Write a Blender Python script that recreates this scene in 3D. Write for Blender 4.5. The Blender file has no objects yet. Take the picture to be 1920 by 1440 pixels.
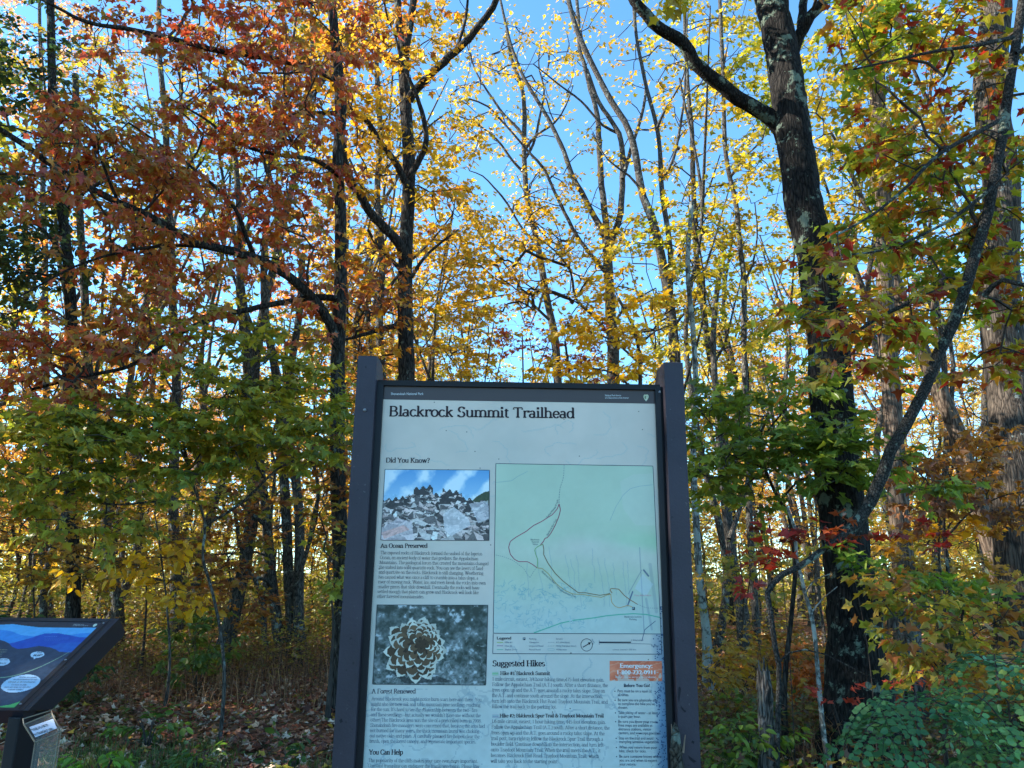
import bpy, math, random
import numpy as np
from mathutils import Matrix, Vector
PI = math.pi
R = math.radians
random.seed(7)
rng = np.random.default_rng(11)
scene = bpy.context.scene

# ------------------------------------------------------------------ camera
EYE = np.array([0.0, 0.0, 1.5])
FPX = 1400.0
PITCH, ROLL = R(14.0), R(0.7)
_R0 = np.array([1.0, 0, 0]); _F = np.array([0, math.cos(PITCH), math.sin(PITCH)])
_U0 = np.array([0, -math.sin(PITCH), math.cos(PITCH)])
CR = _R0 * math.cos(ROLL) + _U0 * math.sin(ROLL)
CU = _U0 * math.cos(ROLL) - _R0 * math.sin(ROLL)
cd = bpy.data.cameras.new('camera')
cam = bpy.data.objects.new('camera', cd)
scene.collection.objects.link(cam)
cd.sensor_fit = 'HORIZONTAL'; cd.sensor_width = 36.0
cd.lens = 36.0 * FPX / 1920.0
cd.clip_start = 0.05; cd.clip_end = 3000.0
M = Matrix.Identity(4)
for i in range(3):
    M[i][0] = CR[i]; M[i][1] = CU[i]; M[i][2] = -_F[i]; M[i][3] = EYE[i]
cam.matrix_world = M
scene.camera = cam

# ------------------------------------------------------------------ light
SUN_EL, SUN_AZ = R(34.0), R(92.0)        # azimuth measured from straight ahead towards the left
sun_vec = Vector((-math.sin(SUN_AZ) * math.cos(SUN_EL), math.cos(SUN_AZ) * math.cos(SUN_EL), math.sin(SUN_EL)))
w = bpy.data.worlds.new("World"); scene.world = w; w.use_nodes = True
nt = w.node_tree
bg = nt.nodes['Background']
sky = nt.nodes.new('ShaderNodeTexSky'); sky.sky_type = 'NISHITA'; sky.sun_disc = False
sky.sun_elevation = SUN_EL; sky.sun_rotation = -SUN_AZ
sky.air_density = 1.0; sky.dust_density = 0.0; sky.ozone_density = 1.3; sky.altitude = 2500
_tn = nt.nodes.new('ShaderNodeVectorMath'); _tn.operation = 'MULTIPLY'; _tn.inputs[1].default_value = (.59, .95, 1.05)   # camera white balance
nt.links.new(sky.outputs[0], _tn.inputs[0]); nt.links.new(_tn.outputs[0], bg.inputs[0]); bg.inputs[1].default_value = 0.15
sl = bpy.data.lights.new('sun', 'SUN'); sl.energy = 4.2; sl.angle = R(0.5); sl.color = (1.0, 0.93, 0.82)
so = bpy.data.objects.new('sun', sl); scene.collection.objects.link(so)
so.rotation_euler = (-sun_vec).to_track_quat('-Z', 'Y').to_euler()
so.location = (-20, 10, 30)
scene.view_settings.view_transform = 'Standard'
try: scene.view_settings.look = 'None'
except Exception: pass
scene.view_settings.exposure = 1.84; scene.view_settings.gamma = 1.0
cy = scene.cycles
cy.max_bounces = 6; cy.diffuse_bounces = 3; cy.glossy_bounces = 2; cy.transmission_bounces = 4; cy.transparent_max_bounces = 8
cy.use_denoising = True; cy.denoising_prefilter = 'NONE'; cy.denoising_input_passes = 'RGB_ALBEDO_NORMAL'
cy.caustics_reflective = False; cy.caustics_refractive = False

# ------------------------------------------------------------------ helpers
def ray(px, py):
    return CR * ((px - 960) / FPX) + CU * ((720 - py) / FPX) + _F
def P(px, py, y):
    d = ray(px, py)
    return EYE + d * (y / d[1])
def srgb(r, g=None, b=None):
    if g is None: r, g, b = r
    return tuple((c / 255 / 12.92) if c / 255 <= .04045 else ((c / 255 + .055) / 1.055) ** 2.4 for c in (r, g, b))
def lin(a):
    a = np.clip(np.asarray(a, float) / 255.0, 0, 1)
    return np.where(a <= .04045, a / 12.92, ((a + .055) / 1.055) ** 2.4)
def unit(v):
    return v / (np.linalg.norm(v, axis=-1, keepdims=True) + 1e-9)
COL = scene.collection
def tag(o, label=None, cat=None, group=None, kind=None):
    if label: o['label'] = label
    if cat: o['category'] = cat
    if group: o['group'] = group
    if kind: o['kind'] = kind
    return o
def empty(name, loc, label=None, cat=None, group=None):
    o = bpy.data.objects.new(name, None); COL.objects.link(o); o.location = tuple(loc)
    o.empty_display_size = .2
    return tag(o, label, cat, group)

class Geo:
    """collects polygons, builds ONE mesh"""
    def __init__(s): s.V = []; s.L = []; s.S = []; s.Mt = []; s.C = []; s.n = 0
    def add(s, V, F, mat=0, col=None):
        V = np.asarray(V, float).reshape(-1, 3)
        F = np.asarray(F, dtype=np.int64)
        if F.ndim == 2:
            m, k = F.shape; s.L.append((F + s.n).ravel()); s.S.append(np.full(m, k))
        s.V.append(V); s.n += len(V)
        s.Mt.append(np.full(m, mat))
        if col is None: c = np.full((m, 3), .5)
        else:
            c = np.asarray(col, float)
            if c.ndim == 1: c = np.tile(c, (m, 1))
        s.C.append(c)
    def poly(s, pts, mat=0, col=None):
        s.add(pts, [list(range(len(pts)))], mat, col)
    def box(s, c, sz, mat=0, ax=None, col=None):
        c = np.asarray(c, float); h = np.asarray(sz, float) / 2
        A = np.eye(3) if ax is None else np.asarray(ax)
        sg = np.array([[-1,-1,-1],[1,-1,-1],[1,1,-1],[-1,1,-1],[-1,-1,1],[1,-1,1],[1,1,1],[-1,1,1]], float)
        V = c + (sg * h) @ A
        s.add(V, [[0,3,2,1],[4,5,6,7],[0,1,5,4],[1,2,6,5],[2,3,7,6],[3,0,4,7]], mat, col)
    def tube(s, pts, rad, k=6, mat=0, col=None, rough=0.0):
        pts = np.asarray(pts, float); n = len(pts)
        rad = np.broadcast_to(np.asarray(rad, float), (n,))
        T = np.gradient(pts, axis=0); T = unit(T)
        a = np.array([1.0, 0, 0]) if abs(T[0][0]) < .8 else np.array([0, 1.0, 0])
        Nn = unit(np.cross(T, np.cross(a, T)) )
        B = np.cross(T, Nn)
        th = np.arange(k) * 2 * PI / k
        rr = rad[:, None] * np.ones(k)
        if rough:
            rr = rr * (1 + rough * (rng.random((n, k)) - .5))
        V = pts[:, None, :] + rr[..., None] * (np.cos(th)[None, :, None] * Nn[:, None, :] + np.sin(th)[None, :, None] * B[:, None, :])
        i = np.arange(n - 1)[:, None] * k; j = np.arange(k)[None, :]; j2 = (j + 1) % k
        F = np.stack([i + j, i + j2, i + k + j2, i + k + j], -1).reshape(-1, 4)
        s.add(V.reshape(-1, 3), F, mat, col)
    def build(s, name, mats, parent=None, origin=None, smooth=False, bevel=0):
        if not s.V: return None
        V = np.concatenate(s.V); 
        if origin is not None: V = V - np.asarray(origin)
        L = np.concatenate(s.L); S = np.concatenate(s.S); Mt = np.concatenate(s.Mt); C = np.concatenate(s.C)
        me = bpy.data.meshes.new(name)
        me.vertices.add(len(V)); me.vertices.foreach_set('co', V.astype(np.float32).ravel())
        me.loops.add(len(L)); me.loops.foreach_set('vertex_index', L.astype(np.int32))
        me.polygons.add(len(S))
        st = np.concatenate([[0], np.cumsum(S)[:-1]])
        me.polygons.foreach_set('loop_start', st.astype(np.int32))
        me.polygons.foreach_set('material_index', Mt.astype(np.int32))
        me.polygons.foreach_set('use_smooth', np.full(len(S), bool(smooth)))
        at = me.attributes.new('tint', 'FLOAT_COLOR', 'FACE')
        at.data.foreach_set('color', np.concatenate([C, np.ones((len(C), 1))], 1).astype(np.float32).ravel())
        me.update(calc_edges=True)
        for m in (mats if isinstance(mats, (list, tuple)) else [mats]): me.materials.append(m)
        o = bpy.data.objects.new(name, me); COL.objects.link(o)
        if parent is not None: o.parent = parent
        elif origin is not None: o.location = tuple(origin)
        if bevel:
            bv = o.modifiers.new('bevel', 'BEVEL'); bv.width = bevel; bv.segments = 2; bv.limit_method = 'ANGLE'
        return o

# ------------------------------------------------------------------ materials
def newmat(name):
    m = bpy.data.materials.new(name); m.use_nodes = True
    t = m.node_tree; b = t.nodes['Principled BSDF']
    return m, t, b
def node(t, kind, **kw):
    n = t.nodes.new(kind)
    for k, v in kw.items(): setattr(n, k, v)
    return n
def ramp(t, fac, stops):
    n = t.nodes.new('ShaderNodeValToRGB')
    e = n.color_ramp.elements
    while len(e) < len(stops): e.new(.5)
    for q, (p, c) in zip(e, stops): q.position = p; q.color = (*c, 1)
    t.links.new(fac, n.inputs[0]); return n.outputs[0]
def plain(name, col, rough=.6, var=.25, scale=20, bump=.0, spec=.3):
    m, t, b = newmat(name)
    tc = node(t, 'ShaderNodeTexCoord'); nz = node(t, 'ShaderNodeTexNoise')
    nz.inputs['Scale'].default_value = scale; nz.inputs['Detail'].default_value = 6
    t.links.new(tc.outputs['Object'], nz.inputs['Vector'])
    c = np.array(col)
    o = ramp(t, nz.outputs[0], [(.3, tuple(c * (1 - var))), (.7, tuple(np.minimum(c * (1 + var), 1)))])
    t.links.new(o, b.inputs['Base Color'])
    b.inputs['Roughness'].default_value = rough; b.inputs['Specular IOR Level'].default_value = spec
    if bump:
        bp = node(t, 'ShaderNodeBump'); bp.inputs['Strength'].default_value = bump; bp.inputs['Distance'].default_value = .002
        n2 = node(t, 'ShaderNodeTexNoise'); n2.inputs['Scale'].default_value = scale * 25
        t.links.new(tc.outputs['Object'], n2.inputs['Vector'])
        t.links.new(n2.outputs[0], bp.inputs['Height']); t.links.new(bp.outputs[0], b.inputs['Normal'])
    return m
def bark(name, dark, light, lichen=None, lich_amt=.0, zs=.18, scale=34, bump=1.0):
    m, t, b = newmat(name)
    tc = node(t, 'ShaderNodeTexCoord'); mp = node(t, 'ShaderNodeMapping')
    mp.inputs['Scale'].default_value = (1, 1, zs)
    t.links.new(tc.outputs['Object'], mp.inputs[0])
    nw = node(t, 'ShaderNodeTexNoise'); nw.inputs['Scale'].default_value = 6; nw.inputs['Detail'].default_value = 3
    t.links.new(mp.outputs[0], nw.inputs['Vector'])
    mx = node(t, 'ShaderNodeVectorMath', operation='MULTIPLY_ADD')
    mx.inputs[1].default_value = (.12, .12, .12)
    t.links.new(nw.outputs['Color'], mx.inputs[0]); t.links.new(mp.outputs[0], mx.inputs[2])
    vo = node(t, 'ShaderNodeTexVoronoi', feature='DISTANCE_TO_EDGE'); vo.inputs['Scale'].default_value = scale
    t.links.new(mx.outputs[0], vo.inputs['Vector'])
    nz = node(t, 'ShaderNodeTexNoise'); nz.inputs['Scale'].default_value = scale * 2.0; nz.inputs['Detail'].default_value = 8; nz.inputs['Roughness'].default_value = .7
    t.links.new(mx.outputs[0], nz.inputs['Vector'])
    ad = node(t, 'ShaderNodeMath', operation='MULTIPLY_ADD'); ad.inputs[1].default_value = 1.2
    t.links.new(vo.outputs['Distance'], ad.inputs[0]); t.links.new(nz.outputs[0], ad.inputs[2])
    md = tuple((np.array(dark) + np.array(light)) / 2)
    c = ramp(t, ad.outputs[0], [(.38, tuple(np.array(dark) * .5)), (.52, dark), (.66, md), (.9, light)])
    if lichen is not None:
        n3 = node(t, 'ShaderNodeTexNoise'); n3.inputs['Scale'].default_value = 5.5; n3.inputs['Detail'].default_value = 7; n3.inputs['Roughness'].default_value = .68
        t.links.new(tc.outputs['Object'], n3.inputs['Vector'])
        f = ramp(t, n3.outputs[0], [(.62 - lich_amt, (0, 0, 0)), (.66 - lich_amt, (.85, .85, .85))])
        mc = node(t, 'ShaderNodeMixRGB'); mc.inputs[2].default_value = (*lichen, 1)
        t.links.new(f, mc.inputs[0]); t.links.new(c, mc.inputs[1]); c = mc.outputs[0]
    t.links.new(c, b.inputs['Base Color']); b.inputs['Roughness'].default_value = .9; b.inputs['Specular IOR Level'].default_value = .15
    bp = node(t, 'ShaderNodeBump'); bp.inputs['Strength'].default_value = bump; bp.inputs['Distance'].default_value = .02
    t.links.new(ad.outputs[0], bp.inputs['Height']); t.links.new(bp.outputs[0], b.inputs['Normal'])
    return m
def leafmat(name, transl=.5, gloss=.06, rough=.4, tmul=(1.14, 1.1, .75)):
    m = bpy.data.materials.new(name); m.use_nodes = True; t = m.node_tree; t.nodes.clear()
    out = node(t, 'ShaderNodeOutputMaterial'); at = node(t, 'ShaderNodeAttribute', attribute_name='tint')
    d = node(t, 'ShaderNodeBsdfDiffuse'); tr = node(t, 'ShaderNodeBsdfTranslucent'); g = node(t, 'ShaderNodeBsdfGlossy')
    g.inputs['Roughness'].default_value = rough; g.inputs['Color'].default_value = (.85, .85, .78, 1)
    mu = node(t, 'ShaderNodeVectorMath', operation='MULTIPLY'); mu.inputs[1].default_value = tmul
    m1 = node(t, 'ShaderNodeMixShader'); m1.inputs[0].default_value = transl
    m2 = node(t, 'ShaderNodeMixShader')
    fr = node(t, 'ShaderNodeLayerWeight'); fr.inputs['Blend'].default_value = .25
    mm = node(t, 'ShaderNodeMath', operation='MULTIPLY_ADD'); mm.inputs[1].default_value = gloss * 3; mm.inputs[2].default_value = gloss * .5
    t.links.new(fr.outputs['Facing'], mm.inputs[0]); t.links.new(mm.outputs[0], m2.inputs[0])
    t.links.new(at.outputs['Color'], d.inputs[0]); t.links.new(at.outputs['Color'], mu.inputs[0]); t.links.new(mu.outputs[0], tr.inputs[0])
    t.links.new(d.outputs[0], m1.inputs[1]); t.links.new(tr.outputs[0], m1.inputs[2])
    t.links.new(m1.outputs[0], m2.inputs[1]); t.links.new(g.outputs[0], m2.inputs[2]); t.links.new(m2.outputs[0], out.inputs[0])
    return m
def tintmat(name, rough=.5, spec=.3, coat=0):
    m, t, b = newmat(name)
    at = node(t, 'ShaderNodeAttribute', attribute_name='tint'); t.links.new(at.outputs['Color'], b.inputs['Base Color'])
    b.inputs['Roughness'].default_value = rough; b.inputs['Specular IOR Level'].default_value = spec
    if coat: b.inputs['Coat Weight'].default_value = coat; b.inputs['Coat Roughness'].default_value = .12
    return m
M_LEAF = leafmat('autumn_leaf', .55, .05)
M_LEAFN = leafmat('near_leaf', .52, .05, .42, (1.36, 1.3, .74))
M_LITTER = tintmat('fallen_leaf', .7, .2)
M_BARK = bark('dark_bark', (.013, .011, .010), (.066, .058, .05), (.16, .19, .16), .02)
M_BARKL = bark('lichen_bark', (.008, .007, .007), (.038, .034, .03), (.20, .26, .20), .055, scale=34, bump=1.4)
M_BARKG = bark('gray_bark', (.035, .031, .028), (.15, .135, .115), (.28, .31, .27), .03, zs=.3)
M_BARKO = bark('oak_bark', (.026, .021, .017), (.115, .092, .072), (.35, .38, .33), .0, zs=.1, scale=26)
M_BARKB = bark('brown_bark', (.06, .042, .032), (.20, .15, .11), None, zs=.1, scale=22)
M_BARKM = bark('maple_bark', (.012, .012, .011), (.07, .066, .06), (.20, .25, .20), .06, zs=.6, scale=55, bump=.6)
M_TWIG = plain('twig_bark', (.045, .036, .03), .9, .4, 12)
M_DEAD = bark('dead_wood', (.03, .027, .024), (.20, .18, .16), (.10, .11, .08), .06, zs=.08, scale=30)
# ------------------------------------------------------------------ leaves and trees
def smoothpath(pts, seg=.2):
    pts = np.asarray(pts, float)
    if len(pts) < 3:
        n = max(2, int(np.linalg.norm(pts[-1] - pts[0]) / seg) + 1)
        return pts[0] + (pts[-1] - pts[0]) * np.linspace(0, 1, n)[:, None], np.linspace(0, 1, n)
    P0 = np.vstack([2 * pts[0] - pts[1], pts, 2 * pts[-1] - pts[-2]])
    out = []; par = []
    for i in range(1, len(P0) - 2):
        a, b, c, d = P0[i - 1], P0[i], P0[i + 1], P0[i + 2]
        n = max(1, int(round(np.linalg.norm(c - b) / seg)))
        for t in np.arange(n) / n:
            out.append(.5 * ((2 * b) + (-a + c) * t + (2 * a - 5 * b + 4 * c - d) * t * t + (-a + 3 * b - 3 * c + d) * t ** 3))
            par.append((i - 1 + t) / (len(pts) - 1))
    out.append(pts[-1]); par.append(1.0)
    return np.array(out), np.array(par)

def mirror(h):                      # half outline (x>=0) from base to tip
    r = [(x, y) for x, y in h]
    return r
MAPLE = [(0, 0), (.30, -.13), (.27, .10), (.62, .34), (.27, .44), (.20, .66), (0, 1)]
LOBED = [(0, 0), (.34, .02), (.30, .22), (.55, .42), (.20, .52), (0, 1)]
SIMPLE = [(0, 0), (.52, .30), (.22, .50), (0, 1)]
OVAL = [(0, 0), (.26, .22), (.27, .62), (0, 1)]
LONG = [(0, 0), (.17, .3), (.15, .65), (0, 1)]
def leaves(geo, pos, ydir, nrm, size, col, tpl=SIMPLE, fold=.18, curl=.25, mat=0, wide=1.0):
    n = len(pos)
    if n == 0: return
    Y = unit(ydir); X = unit(np.cross(Y, nrm)); N = np.cross(X, Y)
    size = np.broadcast_to(np.asarray(size, float), (n,))
    cu = curl * (rng.random(n) * 1.6 - .3); fo = fold * (rng.random(n) * 1.6 - .2)
    h = len(tpl)
    for sgn in (1, -1):
        T = np.array(tpl, float)
        x = T[:, 0] * sgn * wide; y = T[:, 1]
        z = fo[:, None] * np.abs(x)[None] * 1.6 - cu[:, None] * (y[None] ** 2)
        V = pos[:, None] + size[:, None, None] * (X[:, None] * x[None, :, None] + Y[:, None] * y[None, :, None] + N[:, None] * z[..., None])
        F = np.arange(n * h).reshape(n, h)
        if sgn < 0: F = F[:, ::-1]
        geo.add(V.reshape(-1, 3), F, mat, col)

_k = rng.normal(size=(6, 3)); _ph = rng.random(6) * 6.3
def clump(p, f=1.0):                # smooth 0..1 noise in space
    v = sum(np.sin(p @ (_k[i] * f * (1 + .35 * i)) + _ph[i]) / (1 + .25 * i) for i in range(6))
    return np.clip(.5 + v / 4.2, 0, 1)
def pal(p, colors, f=1.0, jit=.22, vjit=.3):
    """colour of each leaf: a walk along a palette by place, with scatter"""
    C = lin(np.array(colors, float)); n = len(C)
    t = np.clip(clump(p, f) * 1.25 - .12 + rng.normal(size=len(p)) * jit, 0, .999) * (n - 1)
    i = t.astype(int); fr = (t - i)[:, None]
    c = (C[i] * (1 - fr) + C[np.minimum(i + 1, n - 1)] * fr) * [1.05, 1.02, .88]
    return np.clip(c * (1 + vjit * (rng.random((len(p), 1)) * 2 - 1)), 0.003, .9)

def blobs(specs):
    """targets from (px, py, rx, ry, dist, spread, n) seen from the eye point"""
    out = []
    for px, py, rx, ry, d, sd, n in specs:
        a = rng.random(n) * 2 * PI; r = np.sqrt(rng.random(n))
        for x, y, q in zip(px + rx * r * np.cos(a), py + ry * r * np.sin(a), d + sd * (rng.random(n) * 2 - 1)):
            out.append(P(x, y, q))
    return np.array(out)
def ellipsoid(c, r, n):
    v = unit(rng.normal(size=(n, 3))) * (rng.random((n, 1)) ** .45)
    return np.asarray(c) + v * np.asarray(r)

def grow(limbs, targets, tip=.004, seg=.3, zmin=-9, wob=.07, up=.35, maxlen=99):
    """connect every target to the nearest wood; returns chains (pts, radii) and outward directions"""
    pos = []; par = []; fix = []
    for pts, r0, r1 in limbs:
        q, t = smoothpath(pts, seg * .8)
        rr = r0 + (r1 - r0) * t
        for a, b in zip(q, rr): pos.append(a); par.append(-1); fix.append(b)
    base_n = len(pos)
    cap = base_n + int(len(targets) * 40) + 10
    A = np.zeros((cap, 3)); A[:base_n] = pos; PR = np.full(cap, -1); FX = np.zeros(cap); FX[:base_n] = fix
    n = base_n
    order = np.argsort([np.min(np.linalg.norm(A[:base_n] - t, axis=1)) for t in targets]) if len(targets) else []
    chains = []; D = np.zeros((len(targets), 3))
    for ti in order:
        t = targets[ti]
        d = A[:n] - t; L = np.linalg.norm(d, axis=1)
        cost = L + .7 * np.maximum(0, d[:, 2] + .15 * L) + (A[:n, 2] < zmin) * 50
        k = int(np.argmin(cost)); p0 = A[k]; ln = L[k]
        if ln > maxlen: D[ti] = (0, 0, 0); continue
        m = max(2, int(ln / seg) + 1)
        if n + m >= cap: break
        dr = (t - p0) / (ln + 1e-6)
        c1 = p0 + (dr + np.array([0, 0, up])) * ln * .4 + rng.normal(size=3) * ln * wob
        s = (np.arange(m + 1) / m)[:, None]
        q = (1 - s) ** 2 * p0 + 2 * s * (1 - s) * c1 + s * s * t
        q[1:-1] += rng.normal(size=(m - 1, 3)) * seg * .09
        idx = np.arange(n, n + m); A[n:n + m] = q[1:]
        PR[n] = k; PR[n + 1:n + m] = idx[:-1]; n += m
        chains.append((k, idx)); D[ti] = q[-1] - q[-2] + dr * .2
    cnt = np.zeros(n)
    for k, idx in chains: cnt[idx[-1]] += 1
    for i in range(n - 1, base_n - 1, -1):
        cnt[PR[i]] += cnt[i]
    out = []
    for k, idx in chains:
        r = tip * np.sqrt(cnt[idx]) + tip * .2
        pr = FX[k] if k < base_n else tip * math.sqrt(cnt[k])
        r = np.minimum(r, max(pr, tip) * .8)
        out.append((np.vstack([A[k], A[idx]]), np.concatenate([[r[0]], r])))
    return out, unit(D)

def spray(wood, leaf, T, D, cols, k=3, m=7, L=.35, size=.1, tpl=SIMPLE, flat=.35, droop=.3, twig=.0025, f=1.0, jit=.22, vjit=.34, curl=.38, keep=1.0, wide=1.0, wmat=0, lmat=0, nt=.45, petiole=.3):
    T = np.asarray(T); n = len(T)
    if n == 0: return
    if keep < 1:
        q = rng.random(n) < keep; T = T[q]; D = D[q]; n = len(T)
    B = np.repeat(T, k, 0); Dk = np.repeat(D, k, 0)
    ang = (rng.random(n * k) * 2 - 1) * 1.5
    ca, sa = np.cos(ang), np.sin(ang)
    tw = np.stack([Dk[:, 0] * ca - Dk[:, 1] * sa, Dk[:, 0] * sa + Dk[:, 1] * ca, Dk[:, 2] * flat + rng.normal(size=n * k) * .22], 1)
    tw += rng.normal(size=tw.shape) * .1
    tw = unit(tw); Lk = L * (.5 + .8 * rng.random(n * k))
    if wood is not None and twig > 0:
        a = np.cross(tw, [0, 0, 1.0]); a = unit(a); b = np.cross(tw, a)
        E = B + tw * Lk[:, None]
        V = np.stack([B + a * twig, B - a * twig * .5 + b * twig * .87, B - a * twig * .5 - b * twig * .87, E], 1)
        i = np.arange(n * k)[:, None] * 4
        wood.add(V.reshape(-1, 3), np.concatenate([i + [0, 1, 3], i + [1, 2, 3], i + [2, 0, 3]]), wmat)
    N = n * k * m
    s = np.tile((np.arange(m) + .6) / m, n * k) + rng.normal(size=N) * .05
    tws = np.repeat(tw, m, 0); Ls = np.repeat(Lk, m)
    side = np.where(np.arange(N) % 2 == 0, 1.0, -1.0)
    h = unit(np.cross(tws, [0, 0, 1.0]))
    yd = tws * .75 + h * (side * (.5 + .5 * rng.random(N)))[:, None]
    yd[:, 2] -= droop * (.3 + 1.4 * rng.random(N))
    yd = unit(yd)
    sz = size * (.5 + .75 * rng.random(N))
    pos = np.repeat(B, m, 0) + tws * (Ls * s)[:, None] + yd * (sz * petiole)[:, None]
    nr = np.array([0, 0, 1.0]) + rng.normal(size=(N, 3)) * nt
    leaves(leaf, pos, yd, nr, sz, pal(pos, cols, f, jit, vjit), tpl, curl=curl, mat=lmat, wide=wide)

def limb3(spec):
    """((px,py)...), dist or (d0,d1), r0, r1  ->  world polyline"""
    pts, d, r0, r1 = spec
    d0, d1 = d if isinstance(d, tuple) else (d, d)
    n = len(pts)
    return [P(x, y, d0 + (d1 - d0) * i / max(1, n - 1)) for i, (x, y) in enumerate(pts)], r0, r1

def ground_z(x, y):
    x = np.asarray(x, float); y = np.asarray(y, float)
    h = .05 * np.sin(x * .7 + 1) * np.sin(y * .5) + .03 * np.sin(x * 1.9 + y * 1.3)
    h = h - .00 * y
    far = np.maximum(0, y - 26)
    h = h - .0045 * np.minimum(far, 120) ** 1.6 + .03 * np.sin(x * .33 + y * .21)
    near = np.clip((5 - y) / 3, 0, 1)
    h = h * (1 - .8 * near)
    return h

def tree(name, label, trunk, limbs, crown, cols, bk=None, d=None, k=3, m=7, L=.35, size=.1, tpl=SIMPLE, tip=.004, seg=.3, near=False, zmin=-9, sub=True, cat='tree', group=None, trough=.12, sides=12, flare=1.0, crown_wood=True, base_r=None, up=.35, wob=.07, **kw):
    """trunk: [spec...] traced stems; limbs: traced limbs; crown: targets (n,3)"""
    bk = bk or M_BARK
    tr = [limb3(t) if not isinstance(t[0], np.ndarray) else t for t in trunk]
    lb = [limb3(t) for t in limbs]
    base = np.array(tr[0][0][0], float)
    gz = float(ground_z(base[0], base[1]))
    root = empty(name, (base[0], base[1], gz), label, cat, group)
    org = np.array([base[0], base[1], gz])
    for q, (pts, r0, r1) in enumerate(tr):
        g = Geo(); pts = [np.array(p) for p in pts]
        b0 = pts[0]
        if b0[2] > gz + .02 and q == 0 or (b0[2] < gz + 1.5):
            z = float(ground_z(b0[0], b0[1])) - .15
            if b0[2] > z + .1: pts = [np.array([b0[0] + (b0[0] - pts[1][0]) * .1, b0[1], z])] + pts
        sp, t = smoothpath(pts, .12 if near else .25)
        rr = r0 + (r1 - r0) * t
        hgt = sp[:, 2] - gz
        rr = rr * (1 + .9 * flare * np.exp(-np.maximum(hgt, 0) / (.28 + r0)) * (q == 0 or True))
        sp = sp + np.stack([np.sin(hgt * 1.9 + q) * r0 * .12, np.cos(hgt * 1.3) * r0 * .1, 0 * hgt], 1)
        g.tube(sp, rr, sides, 0, rough=trough)
        g.build('trunk', [bk], root, org, smooth=True)
    for pts, r0, r1 in lb:
        g = Geo(); sp, t = smoothpath(pts, .1 if near else .22)
        sp = sp + rng.normal(size=sp.shape) * min(r0, r1) * .12
        g.tube(sp, r0 + (r1 - r0) * t, max(6, sides - 4), 0, rough=trough * .8)
        g.build('limb', [bk], root, org, smooth=True)
    if crown is not None and len(crown):
        ch, D = grow(tr + lb, crown, tip, seg, zmin, wob=wob, up=up)
        cr = Geo()
        for pts, r in ch: cr.tube(pts, r, 5 if near else 4, 1)
        spray(cr, cr, crown, D, cols, k, m, L, size, tpl, wmat=1, lmat=0, twig=.0022 if near else .003, **kw)
        cr.build('crown', [M_LEAFN if near else M_LEAF, M_TWIG], root, org)
    return root
def copy_tree(o, parent=None):
    c = o.copy(); COL.objects.link(c); c.parent = parent
    for ch in list(o.children): copy_tree(ch, c)
    return c
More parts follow.
